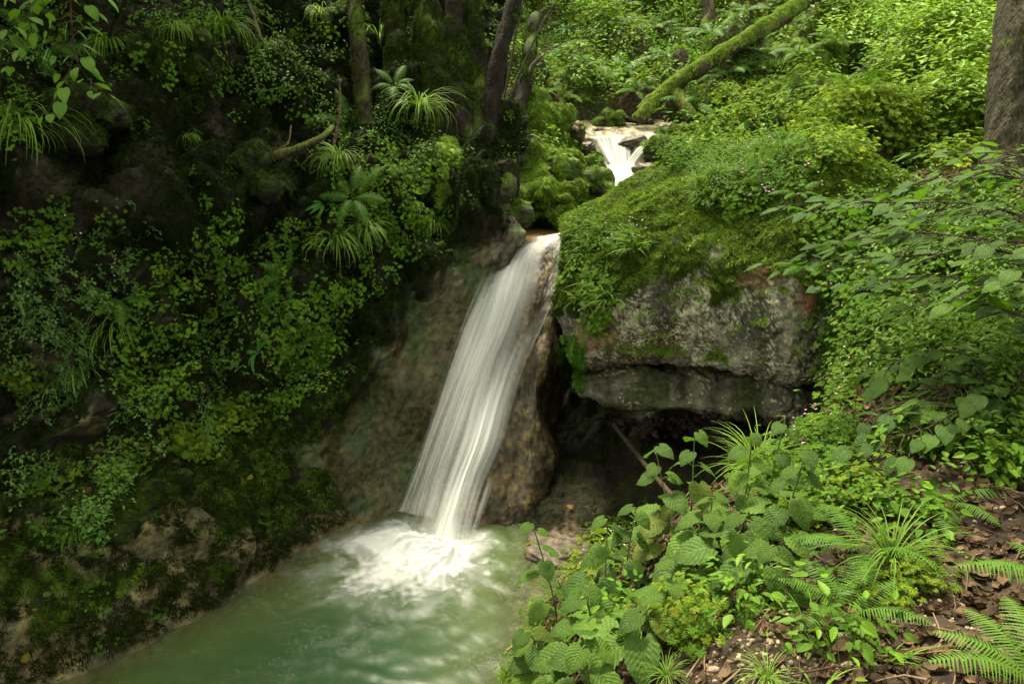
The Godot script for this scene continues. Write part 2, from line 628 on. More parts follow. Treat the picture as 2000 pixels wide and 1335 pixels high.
func stream_half(z: float) -> float:
	return lerpf(0.35, 1.05, clampf((-z - 9.5) / 2.8, 0, 1))

func build_land() -> void:
	spot("cliff", 250, 310, 6.5, 0.75, Color(0.03, 0.028, 0.016), 0.8)
	spot("cliff", 380, 280, 6.7, 0.6, Color(0.03, 0.028, 0.016), 0.7)
	spot("cliff", 960, 450, 8.0, 0.35, Color(0.14, 0.12, 0.09), 0.9)
	spot("cliff", 60, 840, 5.7, 0.4, Color(0.02, 0.018, 0.012), 0.8)  # shade of the deep recess painted as a dark patch
	spot("boulder", 1170, 655, 6.7, 0.3, Color(0.2, 0.12, 0.05), 0.75)
	spot("boulder", 1582, 600, 5.7, 0.17, Color(0.15, 0.062, 0.02), 0.9)
	spot("boulder", 1485, 540, 5.9, 0.19, Color(0.085, 0.04, 0.016), 0.7)
	spot("boulder", 1322, 470, 6.25, 0.08, Color(0.16, 0.16, 0.13), 0.6)
	spot("boulder", 1400, 505, 6.15, 0.12, Color(0.2, 0.19, 0.13), 0.6)
	spot("cave", 1160, 985, 6.9, 0.14, Color(0.07, 0.05, 0.033), 0.9)
	spot("cave", 1130, 930, 7.2, 0.14, Color(0.06, 0.043, 0.03), 0.8)
	spot("cave", 1110, 1060, 6.6, 0.35, Color(0.1, 0.075, 0.045), 0.9)

	# the dark wall on the far side of the pool, from the near end to the fall
	var cliff := [
		[[-400, 1750, 4.0], [0, 1455, 4.8], [270, 1320, 5.42], [500, 1180, 6.2], [690, 1065, 7.05], [830, 1030, 7.3], [930, 1030, 7.35]],
		[[-400, 1650, 3.93], [0, 1400, 4.77], [265, 1262, 5.4], [500, 1130, 6.19], [690, 1018, 7.05], [830, 985, 7.35], [930, 985, 7.4]],
		[[-400, 1260, 4.2], [0, 1150, 5.15], [250, 1050, 5.65], [490, 965, 6.4], [680, 930, 7.2], [825, 880, 7.4], [940, 880, 7.45]],
		[[-400, 990, 4.7], [0, 950, 5.75], [240, 860, 6.15], [480, 830, 6.75], [680, 810, 7.3], [830, 760, 7.45], [950, 760, 7.55]],
		[[-400, 780, 5.1], [0, 800, 5.9], [235, 720, 6.2], [480, 690, 6.9], [690, 680, 7.35], [845, 640, 7.55], [960, 620, 7.65]],
		[[-400, 560, 5.2], [0, 600, 5.95], [240, 560, 6.3], [490, 540, 7.0], [690, 540, 7.45], [860, 520, 7.7], [968, 500, 7.78]],
		[[-400, 150, 5.6], [0, 330, 6.15], [265, 330, 6.5], [515, 350, 7.25], [690, 420, 7.7], [870, 420, 7.95], [990, 425, 7.95]],
		[[-400, 40, 6.3], [0, 170, 6.7], [270, 180, 7.0], [525, 270, 7.9], [690, 310, 8.2], [860, 300, 8.6], [1000, 398, 8.4]],
		[[-400, -120, 7.2], [0, 40, 7.5], [270, 50, 7.7], [540, 130, 8.7], [690, 150, 9.1], [860, 170, 9.6], [975, 300, 9.6]],
		[[-400, -300, 8.2], [0, -120, 8.5], [270, -110, 8.8], [540, -60, 9.8], [690, -40, 10.2], [860, -10, 10.6], [980, 130, 10.7]],
		[[-400, -600, 9.6], [0, -380, 10.0], [270, -360, 10.4], [540, -320, 11.4], [690, -300, 11.8], [860, -260, 12.4], [1000, -200, 12.6]],
	]
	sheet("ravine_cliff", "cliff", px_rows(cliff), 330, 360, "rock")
	wet_part()
	# tufa ramp under the fall, with the bulging rib beside the cave
	var chute := [
		[[930, 440, 9.2], [1010, 440, 9.2], [1060, 440, 9.2], [1110, 438, 9.2], [1160, 436, 9.2], [1220, 430, 9.3]],
		[[945, 470, 8.35], [1005, 478, 8.45], [1055, 472, 8.5], [1105, 468, 8.5], [1150, 468, 8.5], [1210, 470, 8.8]],
		[[925, 525, 8.1], [985, 515, 7.98], [1045, 498, 8.02], [1095, 488, 8.02], [1130, 495, 8.05], [1180, 520, 8.6]],
		[[880, 640, 7.95], [950, 605, 7.75], [1010, 595, 7.75], [1060, 590, 7.7], [1098, 600, 7.8], [1140, 630, 8.6]],
		[[840, 760, 7.85], [900, 745, 7.58], [960, 740, 7.55], [1018, 740, 7.45], [1066, 745, 7.55], [1095, 770, 8.5]],
		[[800, 895, 7.75], [850, 890, 7.42], [910, 890, 7.35], [985, 890, 7.15], [1066, 890, 7.25], [1090, 895, 8.3]],
		[[768, 1000, 7.6], [820, 1002, 7.2], [880, 1010, 7.12], [955, 1018, 7.0], [1030, 1008, 7.08], [1060, 1000, 8.0]],
		[[760, 1050, 7.6], [815, 1055, 7.18], [875, 1065, 7.1], [955, 1070, 7.0], [1010, 1060, 7.1], [1050, 1050, 8.0]],
		[[750, 1150, 7.2], [810, 1155, 7.2], [870, 1165, 7.2], [960, 1170, 7.2], [1010, 1160, 7.3], [1050, 1150, 8.0]],
	]
	sheet("waterfall_rock", "chute", px_rows(chute), 150, 240, "wet_rock")
	# hollow under the boulder
	var cave := [
		[[1000, 1180, 6.6], [1150, 1190, 6.2], [1350, 1190, 5.6], [1600, 1150, 4.9], [1800, 1100, 4.6]],
		[[1035, 1040, 6.85], [1150, 1082, 6.5], [1350, 1080, 5.95], [1560, 1040, 5.4], [1780, 1000, 5.0]],
		[[1050, 1000, 7.2], [1160, 960, 7.1], [1340, 930, 6.6], [1560, 930, 6.0], [1780, 900, 5.7]],
		[[1060, 920, 7.9], [1180, 875, 7.7], [1340, 855, 7.2], [1560, 850, 6.5], [1780, 800, 6.2]],
		[[1070, 850, 8.7], [1200, 820, 8.5], [1350, 800, 8.0], [1560, 790, 7.4], [1780, 740, 7.0]],
		[[1080, 700, 9.2], [1210, 680, 9.0], [1360, 660, 8.4], [1560, 650, 7.8], [1780, 600, 7.4]],
		[[1090, 560, 9.0], [1220, 540, 8.7], [1370, 520, 8.2], [1560, 520, 7.7], [1780, 480, 7.4]],
	]
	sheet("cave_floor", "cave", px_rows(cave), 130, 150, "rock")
	# the path side
	var bank := [
		[[850, 2100, 3.2], [960, 1600, 4.12], [1005, 1370, 5.0], [1050, 1190, 5.9], [1140, 1115, 6.3], [1330, 1100, 6.1], [1480, 1020, 6.0], [1590, 930, 6.3], [1650, 720, 7.2], [1700, 520, 8.6]],
		[[900, 2100, 2.4], [980, 1600, 3.1], [1035, 1340, 4.1], [1090, 1180, 4.9], [1200, 1080, 5.5], [1400, 1010, 5.4], [1530, 930, 5.6], [1615, 810, 6.1], [1680, 570, 7.0], [1720, 430, 8.4]],
		[[1000, 2100, 1.6], [1040, 1600, 2.2], [1100, 1330, 2.9], [1160, 1155, 3.4], [1335, 1015, 4.0], [1515, 900, 4.55], [1615, 795, 5.1], [1655, 610, 5.8], [1720, 425, 6.8], [1760, 335, 8.2]],
		[[1450, 2100, 1.25], [1420, 1600, 1.75], [1450, 1300, 2.25], [1545, 1100, 2.75], [1620, 930, 3.3], [1720, 770, 4.0], [1750, 610, 4.9], [1760, 440, 5.8], [1810, 345, 7.0], [1830, 300, 8.2]],
		[[2100, 2100, 1.1], [2000, 1600, 1.6], [1910, 1300, 2.0], [1950, 1080, 2.5], [1950, 900, 3.0], [1960, 710, 3.7], [1970, 550, 4.5], [1980, 410, 5.4], [1990, 320, 6.6], [2000, 275, 8.0]],
		[[3400, 2100, 0.9], [2900, 1600, 1.35], [2600, 1300, 1.7], [2550, 1050, 2.2], [2500, 850, 2.7], [2500, 650, 3.4], [2500, 480, 4.2], [2500, 360, 5.0], [2500, 270, 6.2], [2500, 220, 7.6]],
		[[4400, 2000, 1.0], [3800, 1350, 1.5], [3400, 1050, 1.9], [3200, 800, 2.4], [3100, 620, 3.0], [3000, 440, 3.7], [2950, 300, 4.6], [2900, 180, 5.6], [2900, 120, 6.8], [2900, 80, 8.2]],
	]
	sheet("stream_bank", "bank", px_rows(bank), 300, 220, "rock")
	# wooded slope that closes the ravine, with the stream bed at its foot
	var slope := [
		[[900, 520, 9.4], [1080, 470, 9.2], [1180, 470, 9.2], [1290, 440, 9.3], [1400, 420, 9.5], [1600, 420, 9.2], [1850, 400, 8.8], [2200, 380, 8.0], [2700, 350, 7.4]],
		[[900, 430, 10.0], [1080, 390, 9.9], [1180, 375, 9.9], [1290, 360, 9.9], [1400, 340, 10.2], [1600, 320, 10.0], [1850, 290, 9.2], [2200, 270, 8.4], [2700, 250, 7.8]],
		[[900, 330, 11.0], [1080, 300, 11.1], [1180, 285, 11.1], [1290, 278, 11.1], [1400, 275, 11.1], [1600, 250, 10.8], [1850, 200, 9.9], [2200, 180, 9.2], [2700, 160, 8.6]],
		[[900, 260, 12.2], [1080, 243, 12.3], [1180, 243, 12.3], [1290, 243, 12.3], [1400, 235, 12.2], [1600, 205, 11.8], [1850, 130, 11.2], [2200, 110, 10.4], [2700, 90, 9.8]],
		[[900, 180, 13.6], [1080, 175, 13.9], [1180, 188, 13.6], [1290, 190, 13.5], [1400, 170, 13.6], [1600, 130, 13.4], [1850, 60, 12.8], [2200, 40, 12.0], [2700, 10, 11.4]],
		[[900, 70, 15.6], [1080, 80, 15.8], [1180, 80, 15.8], [1290, 85, 15.7], [1400, 70, 15.6], [1600, 40, 15.4], [1850, -20, 14.6], [2200, -50, 14.0], [2700, -80, 13.4]],
		[[900, -40, 17.6], [1080, -30, 17.8], [1180, -30, 17.8], [1290, -30, 17.6], [1400, -40, 17.4], [1600, -60, 17.2], [1850, -110, 16.6], [2200, -140, 16.0], [2700, -180, 15.4]],
		[[900, -240, 21.0], [1080, -230, 21.2], [1180, -230, 21.0], [1290, -230, 20.8], [1400, -240, 20.6], [1600, -260, 20.4], [1850, -300, 19.8], [2200, -330, 19.0], [2700, -380, 18.4]],
		[[900, -520, 27.0], [1080, -520, 27.2], [1180, -520, 27.0], [1290, -520, 26.8], [1400, -520, 26.6], [1600, -530, 26.4], [1850, -560, 25.8], [2200, -600, 25.0], [2700, -650, 24.4]],
	]
	sheet("forest_slope", "slope", px_rows(slope), 260, 240, "rock")
	build_boulder()

# the polished, dripping part of the cliff is glossy
func wet_part() -> void:
	var s: Dictionary = surfs[-1]
	var o: MeshInstance3D = get_node("ravine_cliff")
	var arr: Array = o.mesh.surface_get_arrays(0)
	var ix: PackedInt32Array = arr[Mesh.ARRAY_INDEX]
	var dry := PackedInt32Array()
	var wet := PackedInt32Array()
	var v: PackedVector3Array = s.v
	for k in range(0, ix.size(), 3):
		var p := v[ix[k]]
		var is_wet := p.y < 0.1 or polished(p) > 0.5 + fb(p, 4.0) * 0.5 + fb(p, 16.0) * 0.4
		for j in 3:
			if is_wet: wet.append(ix[k + j])
			else: dry.append(ix[k + j])
	var m := ArrayMesh.new()
	arr[Mesh.ARRAY_INDEX] = dry
	m.add_surface_from_arrays(Mesh.PRIMITIVE_TRIANGLES, arr)
	arr[Mesh.ARRAY_INDEX] = wet
	m.add_surface_from_arrays(Mesh.PRIMITIVE_TRIANGLES, arr)
	m.surface_set_material(0, mats["rock"])
	m.surface_set_material(1, mats["wet_rock"])
	o.mesh = m
	o.material_override = null

func build_boulder() -> void:
	# the overhanging block: from the far foot over the crest and the face to the underside
	var rows := [
		[[1110, 640, 8.6], [1180, 620, 8.4], [1290, 600, 8.2], [1410, 560, 8.0], [1540, 540, 7.6], [1660, 520, 7.4], [1760, 500, 7.2]],
		[[1108, 500, 8.3], [1185, 440, 8.3], [1290, 390, 8.2], [1405, 340, 8.0], [1550, 320, 7.6], [1670, 330, 7.3], [1760, 360, 7.0]],
		[[1106, 440, 7.7], [1180, 388, 7.75], [1280, 338, 7.7], [1400, 290, 7.5], [1550, 268, 7.1], [1670, 290, 6.8], [1760, 340, 6.6]],
		[[1098, 452, 7.2], [1175, 412, 7.0], [1275, 376, 6.85], [1395, 340, 6.65], [1545, 325, 6.35], [1665, 350, 6.2], [1760, 390, 6.2]],
		[[1088, 500, 7.05], [1165, 475, 6.75], [1270, 450, 6.5], [1395, 430, 6.25], [1540, 430, 5.95], [1660, 440, 5.9], [1760, 470, 6.0]],
		[[1076, 590, 7.05], [1158, 570, 6.65], [1270, 560, 6.35], [1395, 555, 6.08], [1535, 560, 5.8], [1650, 575, 5.8], [1750, 600, 6.0]],
		[[1085, 650, 7.15], [1150, 670, 6.75], [1265, 660, 6.42], [1390, 665, 6.15], [1530, 690, 5.85], [1640, 700, 5.85], [1740, 720, 6.0]],
		[[1098, 672, 7.2], [1150, 698, 6.8], [1260, 694, 6.45], [1386, 706, 6.18], [1526, 728, 5.88], [1634, 738, 5.88], [1735, 750, 6.0]],
		[[1105, 681, 7.27], [1152, 708, 6.88], [1258, 704, 6.53], [1385, 716, 6.26], [1525, 738, 5.96], [1630, 748, 5.96], [1730, 760, 6.08]],
		[[1112, 684, 7.42], [1156, 709, 7.05], [1259, 703, 6.72], [1386, 714, 6.46], [1526, 735, 6.16], [1632, 745, 6.16], [1732, 758, 6.28]],
		[[1120, 690, 7.8], [1165, 708, 7.5], [1262, 698, 7.2], [1390, 706, 7.0], [1530, 724, 6.7], [1640, 735, 6.7], [1740, 750, 6.8]],
		[[1130, 680, 8.5], [1200, 680, 8.3], [1300, 660, 8.1], [1420, 640, 7.9], [1560, 620, 7.6], [1680, 600, 7.4], [1770, 590, 7.2]],
	]
	var rock := thing("overhanging_boulder", "huge mossy boulder overhanging the dark hollow beside the waterfall", "boulder")
	var block := part_sheet("upper_block", "boulder", px_rows(rows), 300, 430, "rock", rock)
	block.set_meta("label", "upper block bearded with moss over pale lichen")
	var slab := [
		[[1140, 712, 7.9], [1270, 700, 7.6], [1390, 708, 7.2], [1450, 716, 7.0], [1520, 730, 6.8], [1640, 745, 6.7]],
		[[1128, 722, 7.02], [1260, 711, 6.76], [1385, 721, 6.5], [1450, 731, 6.38], [1525, 743, 6.24], [1640, 758, 6.2]],
		[[1124, 748, 6.9], [1255, 754, 6.6], [1385, 770, 6.36], [1448, 767, 6.28], [1530, 787, 6.13], [1640, 807, 6.1]],
		[[1130, 762, 6.88], [1236, 782, 6.58], [1362, 799, 6.34], [1426, 806, 6.25], [1482, 794, 6.2], [1572, 830, 6.07]],
		[[1136, 769, 6.94], [1235, 791, 6.64], [1360, 807, 6.4], [1425, 815, 6.3], [1480, 801, 6.26], [1570, 839, 6.12]],
		[[1141, 770, 7.06], [1237, 791, 6.8], [1361, 806, 6.55], [1426, 812, 6.45], [1483, 799, 6.42], [1573, 836, 6.28]],
		[[1150, 772, 7.2], [1240, 792, 7.0], [1365, 806, 6.8], [1430, 808, 6.75], [1490, 798, 6.7], [1580, 835, 6.5]],
		[[1180, 750, 8.2], [1280, 760, 8.0], [1380, 770, 7.7], [1450, 770, 7.6], [1520, 770, 7.5], [1640, 790, 7.3]],
	]
	part_sheet("lower_slab", "slab", px_rows(slab), 170, 110, "rock", rock)

func part_sheet(called: String, kind: String, ctrl: Array, nu: int, nv: int, mat: String, parent: Node3D) -> MeshInstance3D:
	var o := sheet(called, kind, ctrl, nu, nv, mat)
	taken.erase(called)
	remove_child(o)
	o.name = called
	o.remove_meta("kind")
	parent.add_child(o, true)
	return o

# ---------- water ----------
var shore_l := PackedVector3Array()
var shore_r := PackedVector3Array()
var plunge := Vector3.ZERO

func seg_dist(p: Vector3, line: PackedVector3Array) -> float:
	var best := 1e9
	for k in line.size() - 1:
		var q := Geometry3D.get_closest_point_to_segment(p, line[k], line[k + 1])
		best = minf(best, q.distance_to(p))
	return best

func pool_wave(x: float, z: float) -> float:
	var p := Vector3(x, 0, z)
	var r := p.distance_to(plunge)
	var a := atan2(z - plunge.z, x - plunge.x)
	var w := fb(p, 0.8) * 0.25
	var amp := 0.006 * exp(-r * 0.55) + 0.002
	var h := sin((r + w) * 17.0 + fb(p, 2.0) * 3.0) * amp * 0.6
	h += fb(Vector3(r * 3.2, a * 3.0, 1.0), 1.0) * amp
	h += fb(Vector3(x, 3.0, z), 6.0) * 0.004 + fb(Vector3(x * 1.0, 8.0, z), 15.0) * 0.0016
	return h

func build_water() -> void:
	for q in [[-400, 1650], [0, 1400], [130, 1336], [265, 1262], [330, 1225], [500, 1130], [600, 1062], [690, 1018], [770, 990], [830, 985], [930, 985]]:
		shore_l.append(onpool(q[0], q[1]))
	for q in [[960, 1600], [1005, 1370], [1020, 1290], [1050, 1190], [1060, 1100], [1050, 1050], [1030, 1015]]:
		shore_r.append(onpool(q[0], q[1]))
	plunge = onpool(868, 1062)
	var nu := 260
	var nv := 200
	var x0 := -4.6
	var x1 := 1.3
	var z0 := -7.7
	var z1 := -1.8
	var v := PackedVector3Array()
	var c := PackedColorArray()
	var bv := PackedVector3Array()
	var bc := PackedColorArray()
	for j in nv:
		for i in nu:
			var x := lerpf(x0, x1, float(i) / (nu - 1))
			var z := lerpf(z0, z1, float(j) / (nv - 1))
			var p := Vector3(x, 0, z)
			var d := minf(seg_dist(p, shore_l), seg_dist(p, shore_r))
			d += fb(p, 1.1) * 0.12 + fb(p, 3.0) * 0.04
			v.append(Vector3(x, pool_wave(x, z), z))
			var col := Color(0.06, 0.086, 0.025).lerp(Color(0.029, 0.066, 0.024), ss(0.3, 1.3, d + fb(p, 0.7) * 0.3))
			col.a = lerpf(0.42, 0.985, ss(-0.02, 0.5, d))
			c.append(col)
			bv.append(Vector3(x, -0.05 - 0.75 * ss(0.02, 0.9, d) + fb(p, 5.0) * 0.02, z))
			var k := 0.8 + fb(p, 6.0) * 0.3
			bc.append(Color(0.17 * k, 0.125 * k, 0.06 * k))
	tag(inst("pool_bed", grid_mesh(bv, bc, nu, nv, false), mats["rock"]), "", "", "", "structure")
	tag(inst("pool_water", grid_mesh(v, c, nu, nv, false), mats["water"]), "", "", "", "structure")
	build_foam()
	build_fall()
	build_stream()

func build_foam() -> void:
	var nu := 330
	var nv := 300
	var v := PackedVector3Array()
	var c := PackedColorArray()
	for j in nv:
		for i in nu:
			var x := lerpf(-3.4, 0.55, float(i) / (nu - 1))
			var z := lerpf(-7.35, -4.0, float(j) / (nv - 1))
			var p := Vector3(x, 0, z)
			var wp := p + Vector3(fb(p, 1.6), 0, fb(p + Vector3(31, 0, 0), 1.6)) * 0.2
			var q := wp - plunge
			var r := Vector2((q.x + 0.2) / (0.95 if q.x < -0.2 else 0.6), (q.z - 0.1) / (0.95 if q.z > 0.1 else 0.5)).length()
			var a := atan2(q.z, q.x)
			var rr := q.length()
			# water flung outward leaves streaks that run from the plunge
			var streak := fb(Vector3(cos(a) * 4.0, sin(a) * 4.0, rr * 2.2), 1.0) * 0.55 + fb(Vector3(cos(a) * 12.0, sin(a) * 12.0, rr * 4.0), 1.0) * 0.4 + fb(p, 14.0) * 0.16
			var froth := fb(wp, 6.0) * 0.16 + fb(p, 13.0) * 0.12
			var core := ss(0.9, 0.25, r + streak * 0.2 + froth)
			var ring := ss(1.25, 0.45, r) * ss(-0.35, 0.55, streak * 0.6 + fb(p, 2.6) * 0.6 + froth)
			var rim := ss(0.3, 0.0, absf(r - 1.0 + fb(p, 1.7) * 0.25)) * ss(0.0, 0.6, fb(p, 4.0) * 0.7 + streak * 0.5)
			var w2 := p + Vector3(fb(p, 4.0), 0, fb(p + Vector3(9, 0, 9), 4.0)) * 0.06
			var lace := ss(0.16, 0.0, absf(fb(wp * Vector3(3.0, 1, 7.0), 1.0))) * ss(0.0, 0.5, fb(p, 1.5) + streak * 0.3) * ss(2.6, 0.9, r)
			var fine := ss(0.2, 0.0, absf(fb(w2 * Vector3(7.0, 1, 17.0), 1.0))) * ss(-0.1, 0.5, fb(p + Vector3(4, 0, 0), 2.0)) * ss(3.6, 1.0, r)
			var fine2 := ss(0.14, 0.0, absf(fb(w2 * Vector3(13.0, 1, 30.0), 1.0))) * ss(-0.2, 0.5, fb(p + Vector3(14, 0, 0), 2.6)) * ss(4.2, 1.0, r)
			var al := clampf(core * 1.1 + ring * 0.5 + rim * 0.26 + lace * 0.07 + fine * 0.09 + fine2 * 0.15, 0, 0.98)
			var dl := seg_dist(p, shore_l) if al > 0.02 else 0.0
			v.append(Vector3(x, pool_wave(x, z) + 0.006 + 0.1 * ss(0.7, 0.0, r) * (1.0 + streak * 0.5) + 0.018 * ring, z))
			c.append(Color(0.66, 0.67, 0.66, al))
	var o := inst("foam", grid_mesh(v, c, nu, nv, false), mats["foam"])
	tag(o, "white churning foam where the waterfall plunges into the pool", "foam", "", "stuff")

# rows: left px, left py, right px, right py, distance; weight(s, t) is how much water runs there
func ribbon(called: String, rows: Array, nu: int, nv: int, seed_: float, out: float, dens: float, style: String, parent: Node = null) -> MeshInstance3D:
	var ctrl := []
	for q in rows:
		var line := PackedVector3Array()
		for k in 5:
			var f := k / 4.0
			var dd: float = q[4] - out - 0.05 * sin(PI * f)
			if q.size() > 5: dd = lerpf(q[4], q[5], f) - out - 0.05 * sin(PI * f)
			line.append(P(lerpf(q[0], q[2], f), lerpf(q[1], q[3], f), dd))
		ctrl.append(line)
	var v := span_grid(ctrl, nu, nv)
	var n := grid_normals(v, nu, nv)
	var c := PackedColorArray()
	for j in nv:
		var t := float(j) / (nv - 1)
		for i in nu:
			var s := float(i) / (nu - 1)
			var k := j * nu + i
			var sw := s + 0.03 * fb(Vector3(s * 3.0, t * 2.2, seed_), 1.0) + 0.008 * fb(Vector3(s * 9.0, t * 5.0, seed_), 1.0)
			var st := fb(Vector3(sw * 9.0, t * 0.9 + seed_, seed_), 1.0) * 0.55 + fb(Vector3(sw * 15.0, t * 0.8, seed_ + 4.0), 1.0) * 0.3 + fb(Vector3(sw * 38.0, t * 1.2, seed_ + 9.0), 1.0) * 0.09
			var w := 1.0
			if style == "fall":
				var top := ss(0.2, 0.06, t)
				var upper := 0.5 + 0.55 * exp(-pow((s - 0.42) / 0.2, 2.0)) - 0.52 * exp(-pow((s - 0.8) / 0.17, 2.0)) * ss(0.6, 0.38, t) + 0.3 * ss(0.9, 1.0, s)
				var lower := 0.16 + 1.15 * exp(-pow((s - 0.66) / 0.21, 2.0)) + 0.25 * exp(-pow((s - 0.2) / 0.12, 2.0)) * ss(0.95, 0.6, t)
				w = lerpf(upper, lower, ss(0.42, 0.7, t))
				w = lerpf(w, 0.72 + 0.3 * fb(Vector3(s * 3.0, t * 9.0, 2.0), 1.0), top)
				w *= ss(0.0, 0.02, t)
				w *= 0.86 + 0.5 * fb(Vector3(s * 2.6 + seed_, t * 3.4, 5.0), 1.0) + 0.25 * fb(Vector3(s * 6.0, t * 5.0, seed_), 1.0)
			elif style == "veil":
				w = 0.42 * ss(0.0, 0.22, t)
			elif style == "rapid":
				w = ss(0.0, 0.12, t) * 0.85
			elif style == "white":
				w = 1.3
			var edge := ss(0.0, 0.3, s + st * 0.22) * ss(1.02, 0.84, s + st * 0.14)
			var al := clampf((w * (0.76 + st * 0.66)) * dens, 0, 0.97) * edge
			v[k] -= (v[k] - EYE).normalized() * (st * 0.03) * (0.3 + w)
			c.append(Color(0.86, 0.865, 0.85, al))
	if style == "rapid":
		for k in c.size():
			c[k] = Color(c[k].r * 0.72, c[k].g * 0.71, c[k].b * 0.66, c[k].a * 0.9)
	return inst(called, grid_mesh(v, c, nu, nv, false), mats["foam"], parent)

func build_fall() -> void:
	var rows := [
		[1042, 462, 1106, 452, 8.45], [1010, 484, 1099, 464, 8.2], [968, 507, 1096, 480, 8.0], [945, 538, 1092, 526, 7.82], [931, 580, 1085, 572, 7.68],
		[915, 640, 1058, 640, 7.56], [893, 700, 1030, 700, 7.46], [864, 780, 1006, 780, 7.34], [836, 860, 986, 860, 7.2], [818, 930, 950, 940, 7.08], [800, 985, 930, 1005, 6.98, 6.9], [786, 1015, 918, 1062, 6.98, 6.72], [780, 1030, 912, 1085, 6.98, 6.62],
	]
	var wf := thing("waterfall", "white veil of water sliding down the brown rock into the green pool", "waterfall")
	ribbon("water_sheet", rows, 190, 260, 1.0, 0.03, 0.82, "fall", wf).set_meta("kind", "stuff")
	ribbon("water_sheet", rows, 190, 260, 17.0, 0.09, 0.55, "fall", wf).set_meta("kind", "stuff")
	var thread := [[952, 930, 968, 930, 7.04], [936, 985, 950, 985, 6.92], [922, 1030, 934, 1030, 6.8], [914, 1068, 922, 1068, 6.7]]
	ribbon("water_sheet", thread, 16, 60, 41.0, 0.06, 0.6, "veil", wf).set_meta("kind", "stuff")
	var veil := [[950, 520, 1010, 520, 7.85], [912, 600, 1000, 600, 7.56], [868, 720, 950, 720, 7.38], [826, 840, 905, 840, 7.2], [796, 930, 870, 930, 7.06], [768, 996, 850, 1012, 6.98]]
	ribbon("water_sheet", veil, 90, 160, 33.0, 0.06, 0.8, "veil", wf).set_meta("kind", "stuff")

func flat_water(called: String, ctrl: Array, nu: int, nv: int, col: Color, wave: float) -> void:
	var v := span_grid(px_rows(ctrl), nu, nv)
	var c := PackedColorArray()
	for k in v.size():
		var p := v[k]
		v[k].y += fb(p * Vector3(1, 1, 2.5), 5.0) * wave + fb(p, 16.0) * wave * 0.4
		var w := ss(0.05, 0.45, fb(p * Vector3(4, 1, 1.4), 1.6) + 0.1)
		var cc := col.lerp(Color(0.5, 0.47, 0.38, 0.8), w * (0.45 if wave > 0.008 else 0.0))
		c.append(cc)
	tag(inst(called, grid_mesh(v, c, nu, nv, false), mats["water"]), "", "", "", "structure")

func build_stream() -> void:
	flat_water("stream_water", [
		[[1095, 231, 12.6], [1180, 231, 12.6], [1250, 231, 12.6], [1335, 228, 12.6]],
		[[1105, 243, 12.0], [1185, 243, 12.0], [1255, 242, 12.0], [1335, 238, 12.0]],
		[[1118, 255, 11.5], [1190, 256, 11.5], [1255, 254, 11.5], [1322, 249, 11.6]],
		[[1136, 269, 11.15], [1192, 269, 11.1], [1250, 266, 11.1], [1310, 261, 11.2]],
	], 90, 70, Color(0.22, 0.17, 0.1, 0.62), 0.012)
	flat_water("channel_water", [
		[[985, 432, 9.6], [1060, 432, 9.6], [1150, 425, 9.6]],
		[[995, 452, 8.85], [1060, 451, 8.85], [1130, 448, 8.85]],
		[[1005, 478, 8.2], [1050, 472, 8.3], [1110, 462, 8.3]],
	], 60, 50, Color(0.13, 0.08, 0.03, 0.75), 0.004)
	var cs := thing("small_cascade", "small white cascade splitting round a brown rock upstream", "cascade")
	ribbon("water_sheet", [[1138, 266, 1236, 262, 11.25], [1150, 276, 1232, 272, 11.0], [1160, 292, 1232, 286, 10.75], [1176, 315, 1234, 312, 10.45], [1192, 340, 1236, 336, 10.2]], 90, 60, 3.0, 0.06, 0.95, "rapid", cs).set_meta("kind", "stuff")
	ribbon("water_sheet", [[1262, 258, 1312, 252, 11.3], [1252, 272, 1296, 266, 11.0], [1236, 292, 1270, 288, 10.6], [1220, 318, 1244, 314, 10.3], [1212, 340, 1238, 336, 10.15]], 60, 60, 5.0, 0.06, 0.95, "rapid", cs).set_meta("kind", "stuff")
	ribbon("water_sheet", [[1182, 322, 1240, 318, 10.35], [1188, 338, 1246, 334, 10.15], [1194, 355, 1252, 345, 9.95], [1192, 375, 1250, 368, 9.75], [1184, 395, 1230, 390, 9.55]], 60, 50, 7.0, 0.1, 1.0, "white", cs).set_meta("kind", "stuff")

# ---------- plants: shapes ----------
var mesh_of := {}

func rnd(a: float, b: float) -> float:
	return rng.randf_range(a, b)

func basis_to(dir: Vector3, up: Vector3) -> Basis:
	var z := dir.normalized()
	var x := up.cross(z)
	if x.length() < 0.02: x = Vector3(1, 0, 0.3).cross(z)
	x = x.normalized()
	return Basis(x, z.cross(x), z)

func small_leaf(mb: MB, at: Vector3, dir: Vector3, up: Vector3, ln: float, wd: float, col: Color) -> void:
	var b := basis_to(dir, up)
	var tip := at + b.z * ln - b.y * ln * 0.14
	var m1 := at + b.z * ln * 0.3 - b.y * wd * 0.1
	var m2 := at + b.z * ln * 0.66 - b.y * (wd * 0.08 + ln * 0.05)
	for sg in [-1.0, 1.0]:
		var e0: Vector3 = at + b.z * ln * 0.1 + b.x * sg * wd * 0.3 + b.y * wd * 0.05
		var e1: Vector3 = at + b.z * ln * 0.36 + b.x * sg * wd * 0.5 + b.y * wd * 0.1
		var e2: Vector3 = at + b.z * ln * 0.7 + b.x * sg * wd * 0.33 - b.y * ln * 0.03
		if sg < 0:
			mb.t3(at, m1, e0, col); mb.t3(e0, m1, e1, col); mb.t3(m1, m2, e1, col); mb.t3(e1, m2, e2, col); mb.t3(m2, tip, e2, col)
		else:
			mb.t3(at, e0, m1, col); mb.t3(e0, e1, m1, col); mb.t3(m1, e1, m2, col); mb.t3(e1, e2, m2, col); mb.t3(m2, e2, tip, col)

